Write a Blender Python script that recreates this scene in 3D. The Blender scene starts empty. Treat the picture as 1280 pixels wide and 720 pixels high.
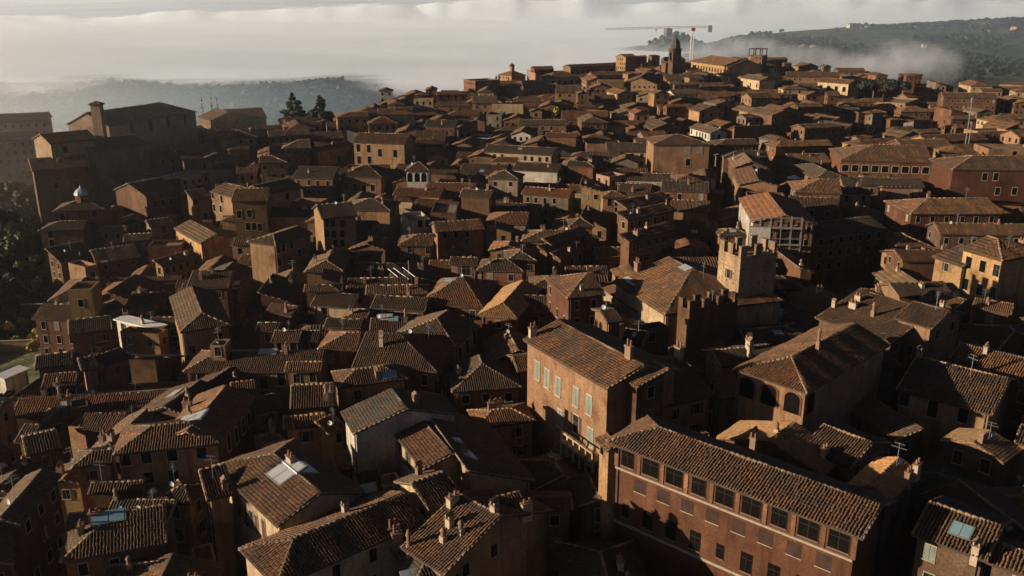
import bpy, math, random, sys
import numpy as np
from mathutils import Vector
from mathutils.bvhtree import BVHTree

random.seed(7)
RNG = np.random.default_rng(11)
S = bpy.context.scene
COL = S.collection

# ------------------------------------------------------------------ camera
CZ, FPX, HORIZON = 64.0, 1100.0, 12.0
PITCH = math.atan((360 - HORIZON) / FPX)
cam = bpy.data.cameras.new('camera')
cam.sensor_width = 36.0
cam.lens = 36.0 * FPX / 1280.0
cam.clip_start = 1.0
cam.clip_end = 120000.0
camo = bpy.data.objects.new('camera', cam)
camo.location = (0, 0, CZ)
camo.rotation_euler = (math.pi / 2 - PITCH, 0, 0)
COL.objects.link(camo)
S.camera = camo

# ------------------------------------------------------------------ sky, sun, exposure
SUN_EL = math.radians(12.5)
SUN_DIR = Vector((-0.985 * math.cos(SUN_EL), -0.20 * math.cos(SUN_EL), math.sin(SUN_EL))).normalized()  # towards the sun
world = bpy.data.worlds.new('World')
S.world = world
world.use_nodes = True
wn = world.node_tree
sky = wn.nodes.new('ShaderNodeTexSky')
sky.sky_type = 'NISHITA'
sky.sun_disc = False
sky.sun_elevation = SUN_EL
sky.sun_rotation = math.atan2(SUN_DIR.x, SUN_DIR.y)
sky.altitude = 300
sky.air_density = 0.2
sky.dust_density = 0.3
sky.ozone_density = 1.0
bg = wn.nodes['Background']
bg.inputs['Strength'].default_value = 0.05
wn.links.new(sky.outputs[0], bg.inputs['Color'])

sl = bpy.data.lights.new('sun', 'SUN')
sl.energy = 5.0
sl.angle = math.radians(0.5)
sl.color = (1.0, 0.85, 0.66)
slo = bpy.data.objects.new('sun', sl)
slo.rotation_euler = SUN_DIR.to_track_quat('Z', 'Y').to_euler()
slo.location = (-200, 0, 200)
COL.objects.link(slo)

S.view_settings.view_transform = 'Standard'
S.view_settings.look = 'None'
S.view_settings.exposure = 1.0
S.view_settings.gamma = 1.0
S.view_settings.use_curve_mapping = False
S.render.engine = 'CYCLES'
S.cycles.use_denoising = True
S.cycles.max_bounces = 4
S.cycles.diffuse_bounces = 2
S.cycles.volume_bounces = 1
S.cycles.transparent_max_bounces = 12

# ------------------------------------------------------------------ pixel <-> world (photo pixels, 1280 x 720)
_c, _s = math.cos(PITCH), math.sin(PITCH)

def ray(u, v):
    x, y = (u - 640) / FPX, (360 - v) / FPX
    return np.array((x, _c + y * _s, -_s + y * _c))

def proj(p):
    x, y, z = p[0], p[1], p[2] - CZ
    f = y * _c - z * _s
    up = y * _s + z * _c
    return 640 + FPX * x / f, 360 - FPX * up / f, f

# ------------------------------------------------------------------ terrain
EU = [-400, 0, 100, 180, 250, 330, 400, 480, 560, 620, 700, 800, 1000, 1090, 1150, 1280, 1700]
ED = [330, 350, 400, 410, 430, 430, 440, 470, 520, 590, 650, 690, 690, 640, 600, 560, 560]

def smooth(a, b, t):
    t = np.clip((t - a) / (b - a), 0, 1)
    return t * t * (3 - 2 * t)

def vnoise(x, y, seed=0):
    # cheap smooth value noise
    def h(i, j):
        n = np.sin(i * 127.1 + j * 311.7 + seed * 74.7) * 43758.5453
        return n - np.floor(n)
    i, j = np.floor(x), np.floor(y)
    fx, fy = x - i, y - j
    fx, fy = fx * fx * (3 - 2 * fx), fy * fy * (3 - 2 * fy)
    return (h(i, j) * (1 - fx) + h(i + 1, j) * fx) * (1 - fy) + (h(i, j + 1) * (1 - fx) + h(i + 1, j + 1) * fx) * fy

def fbm(x, y, seed=0, o=4):
    s, a = 0, 0.5
    for k in range(o):
        s = s + a * vnoise(x * 2 ** k, y * 2 ** k, seed + k)
        a *= 0.5
    return s

def colu(x, y):
    return 640 + 1100 * x / (np.maximum(y, 30) * 1.03)

def terrain(x, y):
    x = np.asarray(x, float); y = np.asarray(y, float)
    u = colu(x, y)
    z = -20 * np.exp(-(((x + 130) / 46) ** 2 + ((y - 225) / 95) ** 2))
    z = z + 15 * np.exp(-((x - 110) / 150) ** 2 - ((y - 660) / 150) ** 2)
    z = z + 5 * np.exp(-((x + 60) / 140) ** 2 - ((y - 480) / 90) ** 2)
    edge = np.interp(u, EU, ED)
    t = smooth(0, 190, y - edge)
    # country beyond the town
    low = -95 + 10 * fbm(x / 220, y / 220, 3)
    topl = np.interp(u, [-200, 0, 100, 170, 250, 330, 430, 470, 520, 600], [-80, -76, -67, -54, -60, -58, -54, -66, -82, -95])
    topl = topl + (12 * (fbm(x / 70, y / 400, 31, 3) - .5) + 16 * (fbm(x / 210, y / 600, 33, 2) - .5)) * smooth(-95, -70, topl)
    hl = (topl + 95) * np.exp(-((y - 1300) / 260.0) ** 2)
    topr = np.interp(u, [820, 850, 880, 920, 960, 1000, 1130, 1200, 1280, 1500], [-95, -60, -28, -8, 2, 10, 26, 34, 44, 56])
    hr = (topr + 95) * np.where(y < 2400, smooth(900, 2450, y) ** 0.9, np.exp(-((y - 2400) / 500.0) ** 2))
    hr = hr * (0.86 + 0.28 * fbm(x / 380, y / 380, 9))
    ht = 56 * np.exp(-((x - 470) / 90) ** 2 - ((y - 2600) / 200) ** 2)
    ht = ht + 26 * np.exp(-((x - 470) / 330) ** 2 - ((y - 2650) / 200) ** 2)
    # hill shoulder with a red house, right edge
    hs = 62 * np.exp(-((x - 560) / 130) ** 2 - ((y - 900) / 120) ** 2)
    far = low + np.maximum(np.maximum(np.maximum(hl, hr), ht), hs) + 7 * fbm(x / 90, y / 90, 5)
    return z * (1 - t) + far * t

def on_terrain(u, v, h, tmax=4500):
    d = ray(u, v)
    ts = np.geomspace(30, tmax, 500)
    g = (CZ + ts * d[2]) - terrain(ts * d[0], ts * d[1]) - h
    k = np.nonzero(g < 0)[0]
    if len(k) == 0:
        return None
    k = max(1, int(k[0]))
    a, b = ts[k - 1], ts[k]
    for _ in range(24):
        m = (a + b) / 2
        if (CZ + m * d[2]) - float(terrain(m * d[0], m * d[1])) - h < 0:
            b = m
        else:
            a = m
    return np.array((0, 0, CZ)) + d * b

def on_plane_z(u, v, z):
    d = ray(u, v)
    return np.array((0, 0, CZ)) + d * ((z - CZ) / d[2])

# ------------------------------------------------------------------ materials
def new_mat(name):
    m = bpy.data.materials.new(name)
    m.use_nodes = True
    nt = m.node_tree
    return m, nt, nt.nodes['Principled BSDF']

def nd(nt, typ, **kw):
    n = nt.nodes.new(typ)
    for k, v in kw.items():
        setattr(n, k, v)
    return n

def ramp(nt, src, stops):
    r = nd(nt, 'ShaderNodeValToRGB')
    el = r.color_ramp.elements
    while len(el) < len(stops):
        el.new(0.5)
    for e, (p, c) in zip(el, stops):
        e.position = p
        e.color = (c[0], c[1], c[2], 1) if not isinstance(c, (int, float)) else (c, c, c, 1)
    nt.links.new(src, r.inputs[0])
    return r.outputs[0]

def noise(nt, scale, detail=4, rough=0.6, coord='Object', vec=None):
    n = nd(nt, 'ShaderNodeTexNoise')
    n.inputs['Scale'].default_value = scale
    n.inputs['Detail'].default_value = detail
    n.inputs['Roughness'].default_value = rough
    if vec is None:
        tc = nd(nt, 'ShaderNodeTexCoord')
        vec = tc.outputs[coord]
    nt.links.new(vec, n.inputs['Vector'])
    return n.outputs['Fac']

def mixc(nt, fac, a, b, mode='MIX'):
    m = nd(nt, 'ShaderNodeMix', data_type='RGBA', blend_type=mode)
    for s, v in ((0, fac), (6, a), (7, b)):
        if hasattr(v, 'is_linked') or hasattr(v, 'links'):
            nt.links.new(v, m.inputs[s])
        elif isinstance(v, (int, float)):
            m.inputs[s].default_value = v if s == 0 else (v, v, v, 1)
        else:
            m.inputs[s].default_value = (v[0], v[1], v[2], 1)
    return m.outputs[2]

def bump(nt, bsdf, h, strength, dist):
    b = nd(nt, 'ShaderNodeBump')
    b.inputs['Strength'].default_value = strength
    b.inputs['Distance'].default_value = dist
    nt.links.new(h, b.inputs['Height'])
    nt.links.new(b.outputs[0], bsdf.inputs['Normal'])

def obj_random_offset(nt):
    # object coordinates shifted per object so that no two walls share stains
    tc = nd(nt, 'ShaderNodeTexCoord')
    oi = nd(nt, 'ShaderNodeObjectInfo')
    mul = nd(nt, 'ShaderNodeMath', operation='MULTIPLY')
    mul.inputs[1].default_value = 900.0
    nt.links.new(oi.outputs['Random'], mul.inputs[0])
    add = nd(nt, 'ShaderNodeVectorMath', operation='ADD')
    nt.links.new(tc.outputs['Object'], add.inputs[0])
    nt.links.new(mul.outputs[0], add.inputs[1])
    return add.outputs[0]

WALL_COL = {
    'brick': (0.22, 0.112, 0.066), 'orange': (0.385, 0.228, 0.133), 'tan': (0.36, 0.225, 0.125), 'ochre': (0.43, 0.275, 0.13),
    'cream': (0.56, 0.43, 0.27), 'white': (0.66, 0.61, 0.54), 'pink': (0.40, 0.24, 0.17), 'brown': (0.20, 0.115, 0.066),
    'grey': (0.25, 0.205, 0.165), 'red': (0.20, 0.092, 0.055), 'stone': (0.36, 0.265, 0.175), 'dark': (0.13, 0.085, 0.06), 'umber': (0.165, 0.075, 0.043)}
WALL_MAT = {}
for cname, c in WALL_COL.items():
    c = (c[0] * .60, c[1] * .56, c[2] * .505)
    m, nt, b = new_mat('wall_' + cname)
    v = obj_random_offset(nt)
    big = noise(nt, 0.16, 6, 0.65, vec=v)
    mp = nd(nt, 'ShaderNodeMapping'); mp.inputs['Scale'].default_value = (1.1, 1.1, 0.12)
    nt.links.new(v, mp.inputs['Vector'])
    streak = noise(nt, 0.9, 4, 0.6, vec=mp.outputs[0])
    fine = noise(nt, 3.2, 5, 0.75, vec=v)
    pale = (min(.8, c[0] * 1.45 + .015), min(.8, c[1] * 1.42 + .012), min(.8, c[2] * 1.35 + .008))
    dark = (c[0] * 0.45, c[1] * 0.40, c[2] * 0.38)
    base = ramp(nt, big, [(0.34, dark), (0.45, c), (0.54, c), (0.66, pale)])
    base = mixc(nt, ramp(nt, streak, [(0.50, 0.0), (0.68, 0.7)]), base, dark)
    oi = nd(nt, 'ShaderNodeObjectInfo')
    base = mixc(nt, 1.0, base, ramp(nt, oi.outputs['Random'], [(0.0, (.72, .70, .68)), (0.5, 1.0), (1.0, (1.28, 1.24, 1.16))]), 'MULTIPLY')
    base = mixc(nt, ramp(nt, fine, [(0.36, 0.65), (0.58, 0.0)]), base, (c[0] * 0.45, c[1] * 0.42, c[2] * 0.42))
    nt.links.new(base, b.inputs['Base Color'])
    b.inputs['Roughness'].default_value = 0.95
    b.inputs['Specular IOR Level'].default_value = 0.15
    bump(nt, b, fine, 0.55, 0.06)
    WALL_MAT[cname] = m

def tile_mat(name, stops, patch):
    stops = [(p, (c[0] * .65, c[1] * .575, c[2] * .48)) for p, c in stops]; patch = tuple(x * .8 for x in patch)
    m, nt, b = new_mat(name)
    g = nd(nt, 'ShaderNodeNewGeometry')
    per = ramp(nt, g.outputs['Random Per Island'], stops)
    mean = tuple(sum(c[i] for p, c in stops) / len(stops) for i in range(3))
    per = mixc(nt, .42, per, mean)
    v = obj_random_offset(nt)
    moss = noise(nt, 0.34, 6, 0.7, vec=v)
    col = mixc(nt, ramp(nt, moss, [(0.44, 0.0), (0.60, 0.85)]), per, patch)
    oi = nd(nt, 'ShaderNodeObjectInfo')
    col = mixc(nt, 1.0, col, ramp(nt, oi.outputs['Random'], [(0.0, (.55, .57, .60)), (0.35, (.85, .88, .92)), (0.65, (1.15, 1.05, .95)), (1.0, (1.6, 1.42, 1.22))]), 'MULTIPLY')
    fine = noise(nt, 6.0, 4, 0.7, vec=v)
    col = mixc(nt, ramp(nt, fine, [(0.38, 0.45), (0.6, 0.0)]), col, (0.022, 0.017, 0.013))
    nt.links.new(col, b.inputs['Base Color'])
    b.inputs['Roughness'].default_value = 0.9
    b.inputs['Specular IOR Level'].default_value = 0.2
    bump(nt, b, fine, 0.5, 0.03)
    return m
TILES = [
    tile_mat('roof_tiles_brown', [(0.0, (0.075, 0.040, 0.024)), (0.35, (0.145, 0.076, 0.040)), (0.7, (0.21, 0.115, 0.060)), (1.0, (0.34, 0.205, 0.115))], (0.075, 0.056, 0.040)),
    tile_mat('roof_tiles_red', [(0.0, (0.085, 0.036, 0.020)), (0.4, (0.175, 0.074, 0.036)), (0.75, (0.25, 0.112, 0.054)), (1.0, (0.36, 0.19, 0.10))], (0.095, 0.060, 0.040)),
    tile_mat('roof_tiles_grey', [(0.0, (0.065, 0.045, 0.030)), (0.4, (0.120, 0.080, 0.050)), (0.75, (0.170, 0.115, 0.072)), (1.0, (0.28, 0.195, 0.12))], (0.078, 0.068, 0.049)),
]
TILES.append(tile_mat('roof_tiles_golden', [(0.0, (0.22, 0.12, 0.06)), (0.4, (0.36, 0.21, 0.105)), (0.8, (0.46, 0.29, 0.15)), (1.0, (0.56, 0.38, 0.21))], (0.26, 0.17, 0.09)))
def flat_roof_mat(name, c):
    c = (c[0] * .62, c[1] * .57, c[2] * .49)
    m, nt, b = new_mat(name)
    v = obj_random_offset(nt)
    n1 = noise(nt, 0.35, 6, 0.7, vec=v)
    n2 = noise(nt, 4.0, 4, 0.7, vec=v)
    col = ramp(nt, n1, [(0.3, tuple(x * 0.55 for x in c)), (0.52, c), (0.75, tuple(x * 1.4 for x in c))])
    col = mixc(nt, ramp(nt, n2, [(0.36, 0.5), (0.6, 0.0)]), col, tuple(x * 0.4 for x in c))
    nt.links.new(col, b.inputs['Base Color'])
    b.inputs['Roughness'].default_value = 0.95
    bump(nt, b, n2, 0.5, 0.06)
    return m
TILES_RIDGE = tile_mat('ridge_mortar_sunlit', [(0.0, (0.22, 0.155, 0.10)), (0.5, (0.36, 0.27, 0.185)), (1.0, (0.52, 0.42, 0.31))], (0.20, 0.145, 0.10))  # pale mortar; the lit look of roof edges is also put into the colour
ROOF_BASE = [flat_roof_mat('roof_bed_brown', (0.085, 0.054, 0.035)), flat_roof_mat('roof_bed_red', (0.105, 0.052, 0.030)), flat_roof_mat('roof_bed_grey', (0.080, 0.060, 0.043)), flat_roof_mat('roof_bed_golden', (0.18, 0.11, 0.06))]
TERRACE = flat_roof_mat('terrace_floor', (0.30, 0.22, 0.15))

def plain(name, c, rough=0.8, metal=0.0, spec=0.3, var=0.25):
    c = tuple(x * .70 for x in c)
    m, nt, b = new_mat(name)
    v = obj_random_offset(nt)
    n = noise(nt, 1.5, 4, 0.65, vec=v)
    nt.links.new(ramp(nt, n, [(0.3, tuple(x * (1 - var) for x in c)), (0.7, tuple(min(0.9, x * (1 + var)) for x in c))]), b.inputs['Base Color'])
    b.inputs['Roughness'].default_value = rough
    b.inputs['Metallic'].default_value = metal
    b.inputs['Specular IOR Level'].default_value = spec
    return m
GLASS = plain('window_glass', (0.016, 0.016, 0.018), 0.18, 0, 0.5)
DARK = plain('dark_opening', (0.008, 0.007, 0.006), 1.0, 0, 0.0)
STONE = plain('stone_trim', (0.33, 0.25, 0.17))
WOOD = plain('shutter_brown', (0.075, 0.045, 0.028))
GREEN = plain('shutter_green', (0.035, 0.07, 0.05))
PALE = plain('shutter_pale', (0.50, 0.52, 0.48))
SHUTP = plain('shutter_grey_green', (0.20, 0.22, 0.17))
WHITE = plain('white_paint', (0.74, 0.72, 0.67), 0.7)
SKYL = plain('skylight_glass', (0.44, 0.44, 0.41), 0.35, 0, 0.5, 0.12)
SKYB = plain('skylight_blue', (0.22, 0.36, 0.38), 0.3, 0, 0.5, 0.12)
METAL = plain('galvanised_metal', (0.38, 0.37, 0.35), 0.5, 0.6)
RUST = plain('dark_metal', (0.07, 0.06, 0.055), 0.6, 0.3)
CHIM = plain('chimney_brick', (0.24, 0.14, 0.085))
CHIMP = plain('chimney_plaster', (0.42, 0.32, 0.22))
TERRA = plain('terracotta', (0.24, 0.13, 0.075))

# ------------------------------------------------------------------ mesh helpers
def mesh_np(name, co, quads, mats, mi=None, smooth_=False):
    """quads: (n,k) int array of one size, or a list of such arrays"""
    qs = quads if isinstance(quads, list) else [quads]
    qs = [np.asarray(q, dtype=np.int32) for q in qs if len(q)]
    me = bpy.data.meshes.new(name)
    co = np.asarray(co, dtype=np.float32)
    me.vertices.add(len(co)); me.vertices.foreach_set('co', co.ravel())
    tot = sum(q.size for q in qs)
    me.loops.add(tot)
    me.loops.foreach_set('vertex_index', np.concatenate([q.ravel() for q in qs]))
    npoly = sum(len(q) for q in qs)
    me.polygons.add(npoly)
    sizes = np.concatenate([np.full(len(q), q.shape[1], dtype=np.int32) for q in qs])
    me.polygons.foreach_set('loop_start', np.concatenate([[0], np.cumsum(sizes)[:-1]]).astype(np.int32))
    me.polygons.foreach_set('loop_total', sizes)
    for m in mats:
        me.materials.append(m)
    if mi is not None:
        me.polygons.foreach_set('material_index', np.asarray(mi, dtype=np.int32))
    if smooth_:
        me.polygons.foreach_set('use_smooth', np.ones(npoly, dtype=bool))
    me.update(calc_edges=True)
    return me

class MB:
    """collects boxes, prisms and tubes, then becomes one mesh"""
    def __init__(s):
        s.v, s.f, s.m = [], [], []
    def poly(s, pts, m=0):
        n = len(s.v); s.v += [tuple(p) for p in pts]; s.f.append(tuple(range(n, n + len(pts)))); s.m.append(m)
    def box(s, x0, y0, z0, x1, y1, z1, m=0):
        n = len(s.v)
        s.v += [(x0, y0, z0), (x1, y0, z0), (x1, y1, z0), (x0, y1, z0), (x0, y0, z1), (x1, y0, z1), (x1, y1, z1), (x0, y1, z1)]
        for f in ((0, 3, 2, 1), (4, 5, 6, 7), (0, 1, 5, 4), (1, 2, 6, 5), (2, 3, 7, 6), (3, 0, 4, 7)):
            s.f.append(tuple(n + i for i in f)); s.m.append(m)
    def prism(s, ring0, ring1, m=0, caps=True):
        n = len(s.v); k = len(ring0)
        s.v += [tuple(p) for p in ring0] + [tuple(p) for p in ring1]
        for i in range(k):
            j = (i + 1) % k
            s.f.append((n + i, n + j, n + k + j, n + k + i)); s.m.append(m)
        if caps:
            s.f.append(tuple(n + i for i in reversed(range(k)))); s.m.append(m)
            s.f.append(tuple(n + k + i for i in range(k))); s.m.append(m)
    def cyl(s, c, r0, r1, z0, z1, n=10, m=0, rot=0.0):
        a = [rot + 2 * math.pi * i / n for i in range(n)]
        s.prism([(c[0] + r0 * math.cos(t), c[1] + r0 * math.sin(t), z0) for t in a],
                [(c[0] + r1 * math.cos(t), c[1] + r1 * math.sin(t), z1) for t in a], m)
    def tube(s, p, q, r, n=5, m=0, r2=None):
        p, q = Vector(p), Vector(q); d = (q - p)
        if d.length < 1e-6: return
        d.normalize(); a = d.orthogonal().normalized(); b = d.cross(a); r2 = r if r2 is None else r2
        A = [2 * math.pi * i / n for i in range(n)]
        s.prism([tuple(p + (a * math.cos(t) + b * math.sin(t)) * r) for t in A], [tuple(q + (a * math.cos(t) + b * math.sin(t)) * r2) for t in A], m)
    def mesh(s, name, mats, smooth_=False):
        me = bpy.data.meshes.new(name)
        me.from_pydata(s.v, [], s.f)
        for m in mats: me.materials.append(m)
        if len(mats) > 1: me.polygons.foreach_set('material_index', s.m)
        if smooth_: me.polygons.foreach_set('use_smooth', [True] * len(s.f))
        me.update()
        return me

def link(name, data, parent=None, loc=(0, 0, 0), rz=0.0, scale=None, kind=None):
    o = bpy.data.objects.new(name, data)
    COL.objects.link(o)
    o.location = loc
    if rz: o.rotation_euler = (0, 0, rz)
    if scale: o.scale = scale
    if parent is not None: o.parent = parent
    if kind: o['kind'] = kind
    return o

def thing(name, label, cat, loc=(0, 0, 0), rz=0.0, group=None, data=None):
    o = link(name, data, None, loc, rz)
    o['label'] = label; o['category'] = cat
    if group: o['group'] = group
    return o
# ------------------------------------------------------------------ houses
class House:
    def __init__(s, A, ang, L, w, k, typ, col, tile, label=None, name='house', cat='house', **o):
        s.A = np.array(A, float); s.ang = ang; s.L = L; s.w = w; s.k = k; s.t = typ
        s.col = col; s.tile = tile; s.label = label; s.name = name; s.cat = cat; s.o = o
        ca, sa = math.cos(ang), math.sin(ang)
        s.R = np.array(((ca, -sa, 0), (sa, ca, 0), (0, 0, 1)))
        cs = [s.W(p) for p in ((0, 0, 0), (L, 0, 0), (L, w, 0), (0, w, 0), (L / 2, w / 2, 0))]
        s.zb = min(float(terrain(c[0], c[1])) for c in cs) - 1.5 - s.A[2]
        s.zb = min(s.zb, -3.0)
        s.d = float(np.hypot(cs[4][0], cs[4][1]))
        s.ctr = cs[4]; s.corners = cs[:4]
        s.hA = typ in ('h', 'ha'); s.hB = typ in ('h', 'hb')
        s.inset = o.get('inset', 0.45)
        hw = w / 2
        if typ in ('h', 'ha', 'hb'):
            room = L * (0.46 if typ == 'h' else 0.85)
            s.ih = min(hw, room)
        else:
            s.ih = 0.0
        s.wins = []; s.keep = True
    def W(s, p):
        return s.A + s.R @ np.asarray(p, float)
    def inv(s, P):
        return s.R.T @ (np.asarray(P, float) - s.A)
    # roof top polygons (local)
    def roof(s):
        L, w, k = s.L, s.w, s.k
        if s.t == 'f':
            return [(0, 0, -.9), (L, 0, -.9), (L, w, -.9), (0, w, -.9)], [(0, 1, 2, 3)]
        if s.t == 's':
            return [(0, 0, 0), (L, 0, 0), (L, w, k * w), (0, w, k * w)], [(0, 1, 2, 3)]
        zr = k * w / 2
        a = s.ih if s.hA else 0; b = s.ih if s.hB else 0
        V = [(0, 0, 0), (L, 0, 0), (L, w, 0), (0, w, 0), (a, w / 2, zr), (L - b, w / 2, zr)]
        Fc = [(0, 1, 5, 4), (2, 3, 4, 5)]
        if s.hA: Fc.append((3, 0, 4))
        if s.hB: Fc.append((1, 2, 5))
        return V, Fc
    def slopes(s):
        """(origin, eave dir, inward dir, eave length, run, slope, left cut, right cut)"""
        L, w, k = s.L, s.w, s.k
        if s.t == 'f': return []
        if s.t == 's': return [((0, 0, 0), (1, 0), (0, 1), L, w, k, 0, 0)]
        hw = w / 2; q = s.ih / hw
        a = q if s.hA else 0; b = q if s.hB else 0
        out = [((0, 0, 0), (1, 0), (0, 1), L, hw, k, a, b), ((L, w, 0), (-1, 0), (0, -1), L, hw, k, b, a)]
        if s.ih:
            kk = k * hw / s.ih
            if s.hA: out.append(((0, w, 0), (0, -1), (1, 0), w, s.ih, kk, hw / s.ih, hw / s.ih))
            if s.hB: out.append(((L, 0, 0), (0, 1), (-1, 0), w, s.ih, kk, hw / s.ih, hw / s.ih))
        return out
    def roof_z(s, x, y):
        if s.t == 'f': return -.9
        if s.t == 's': return s.k * y
        z = s.k * min(y, s.w - y)
        if s.ih:
            kk = s.k * (s.w / 2) / s.ih
            if s.hA: z = min(z, kk * x)
            if s.hB: z = min(z, kk * (s.L - x))
        return z
    def walls(s):
        """list of polygons (local)"""
        i, L, w, k, zb = s.inset, s.L, s.w, s.k, s.zb
        x0, x1, y0, y1 = i, L - i, i, w - i
        if s.t == 'f':
            i = 0; x0, x1, y0, y1 = 0, L, 0, w
            z = 0.0
            P = [[(x0, y0, zb), (x1, y0, zb), (x1, y0, z), (x0, y0, z)], [(x1, y1, zb), (x0, y1, zb), (x0, y1, z), (x1, y1, z)],
                 [(x0, y1, zb), (x0, y0, zb), (x0, y0, z), (x0, y1, z)], [(x1, y0, zb), (x1, y1, zb), (x1, y1, z), (x1, y0, z)]]
            t = min(.3, L * .1, w * .1)  # parapet thickness
            a0, a1, b0, b1 = x0 + t, x1 - t, y0 + t, y1 - t
            P += [[(x0, y0, z), (x1, y0, z), (a1, b0, z), (a0, b0, z)], [(x1, y0, z), (x1, y1, z), (a1, b1, z), (a1, b0, z)],
                  [(x1, y1, z), (x0, y1, z), (a0, b1, z), (a1, b1, z)], [(x0, y1, z), (x0, y0, z), (a0, b0, z), (a0, b1, z)]]
            P += [[(a1, b0, -1), (a0, b0, -1), (a0, b0, z), (a1, b0, z)], [(a0, b1, -1), (a1, b1, -1), (a1, b1, z), (a0, b1, z)],
                  [(a0, b0, -1), (a0, b1, -1), (a0, b1, z), (a0, b0, z)], [(a1, b1, -1), (a1, b0, -1), (a1, b0, z), (a1, b1, z)]]
            return P
        d = -.17
        if s.t == 's':
            z0, z1 = k * i + d, k * (w - i) + d
            return [[(x0, y0, zb), (x1, y0, zb), (x1, y0, z0), (x0, y0, z0)], [(x1, y1, zb), (x0, y1, zb), (x0, y1, z1), (x1, y1, z1)],
                    [(x0, y1, zb), (x0, y0, zb), (x0, y0, z0), (x0, y1, z1)], [(x1, y0, zb), (x1, y1, zb), (x1, y1, z1), (x1, y0, z0)]]
        z = k * i + d
        if s.ih: z = min(z, k * (w / 2) / s.ih * i + d)
        zr = k * w / 2 + d
        P = [[(x0, y0, zb), (x1, y0, zb), (x1, y0, z), (x0, y0, z)], [(x1, y1, zb), (x0, y1, zb), (x0, y1, z), (x1, y1, z)]]
        P.append([(x0, y1, zb), (x0, y0, zb), (x0, y0, z)] + ([] if s.hA else [(x0, w / 2, zr)]) + [(x0, y1, z)])
        P.append([(x1, y0, zb), (x1, y1, zb), (x1, y1, z)] + ([] if s.hB else [(x1, w / 2, zr)]) + [(x1, y0, z)])
        return P
    def wall_frames(s):
        """(side, origin at eave height on the wall's left end, along dir, outward normal, length, top z) of every wall"""
        i = 0 if s.t == 'f' else s.inset
        L, w = s.L, s.w
        top = 0 if s.t == 'f' else -.1
        topf = s.k * w - .3 if s.t == 's' else top
        return [('n', (i, i), (1, 0), (0, -1), L - 2 * i, top), ('l', (i, w - i), (0, -1), (-1, 0), w - 2 * i, top),
                ('r', (L - i, i), (0, 1), (1, 0), w - 2 * i, top), ('f', (L - i, w - i), (-1, 0), (0, 1), L - 2 * i, topf)]
    def bvh_polys(s):
        V, Fc = s.roof()
        out = [[s.W(V[i]) for i in f] for f in Fc]
        out += [[s.W(p) for p in P] for P in s.walls()[:4]]
        return out

HOUSES = []

def solve(A, B, R=None, t='g', h=11.0, k=0.36, w=None, z=None, far=False):
    """three photo pixels -> a roof standing in the scene: A, B = ends of an eave as seen from outside, R = a point on the ridge"""
    while True:
        PA = on_terrain(A[0], A[1], h) if z is None else on_plane_z(A[0], A[1], z)
        if far or h > 48 or (PA is not None and PA[1] < np.interp(A[0], EU, ED) + 30): break
        h += 2.0   # a house on the skyline: make it tall enough to stand inside the town
    if PA is None: return None
    PB = on_plane_z(B[0], B[1], PA[2])
    e = PB - PA; L = float(np.hypot(e[0], e[1])); e = e / L
    n = np.array((-e[1], e[0], 0.0))
    if w is None:
        # meet the ray of R with the sloped plane through the eave
        kk = 0.0 if t == 'f' else k
        d = ray(*R); o = np.array((0, 0, CZ))
        N = np.array((-kk * n[0], -kk * n[1], 1.0))
        tt = float(np.dot(N, PA - o) / np.dot(N, d))
        Q = o + tt * d
        y = float(np.dot(Q - PA, n))
        w = y if t in ('s', 'f') else 2 * y
        if tt < 0 or y < 0: w = 8.0
    w = min(max(w, 3.0), 34.0)
    return PA, math.atan2(e[1], e[0]), L, w

def H(label, A, B, R=None, t='g', h=11.0, col='tan', tile=None, k=0.36, w=None, name='house', cat='house', z=None, far=False, **o):
    r = solve(A, B, R, t, h, k, w, z, far)
    if r is None:
        print('NO GROUND', label); return None
    PA, ang, L, ww = r
    if 'xl' in o:      # A-B is a hipped or gabled end; the ridge runs straight back from it for xl metres
        PA = PA + np.array((math.cos(ang), math.sin(ang), 0)) * L; ang += math.pi / 2; L, ww = o['xl'], L
    if tile is None: tile = (0, 0, 2, 1, 2)[len(HOUSES) % 5]
    hs = House(PA, ang, L, ww, k, t, col, tile, label, name, cat, **o)
    hs.pix = (A, B, R)
    HOUSES.append(hs)
    return hs
# ------------------------------------------------------------------ the houses one can tell apart, measured in the photograph
# lower left
H('long brick house with red front wall and ribbed roof, lower left', (142, 569), (275, 555), (200, 532), 'h', 12, 'orange', 0, win=[(156, 575), (183, 572), (215, 569), (252, 566), (186, 597), (217, 594), (251, 592)], ww=(1.2, 1.5), wst='dark')
H('wing behind the long red-walled house, with a white skylight on its sunlit slope', (275, 555), (320, 496), (257, 513), 'g', 11.6, 'brick', 0, sky=[((240, 524), 2.8, 4, 'w')], ch=[(229, 513), (237, 520)], win=[(286, 553), (295, 544), (304, 532), (311, 524)], ww=(1.1, 2.2), wst='dark')
H('low house with sunlit hip joined to the left end of the red-walled house', (90, 585), (141, 579), (130, 563), 'ha', 11, 'orange', 2)
H('narrow house with mossy terrace roof above the low orange house, lower left', (163, 519), (113, 562), (147, 545), 'g', 10, 'brown', 2, ch=[(130, 553), (139, 552)])
H('roof with sunny left slope beside the dark street, lower left', (213, 487), (166, 520), (222, 497), 'g', 10, 'brown', 0, sky=[((219, 493), 2.6, 1.6, 'w')])
H('long gabled house with mossy ridge and dark red side wall at lower left edge', (26, 656), (77, 594), (40, 603), 'g', 11, 'red', 2, k=.38)
H('dark roofed house in the bottom left corner', (18, 705), (18, 645), (-6, 668), 'g', 10, 'dark', 2)
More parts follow.
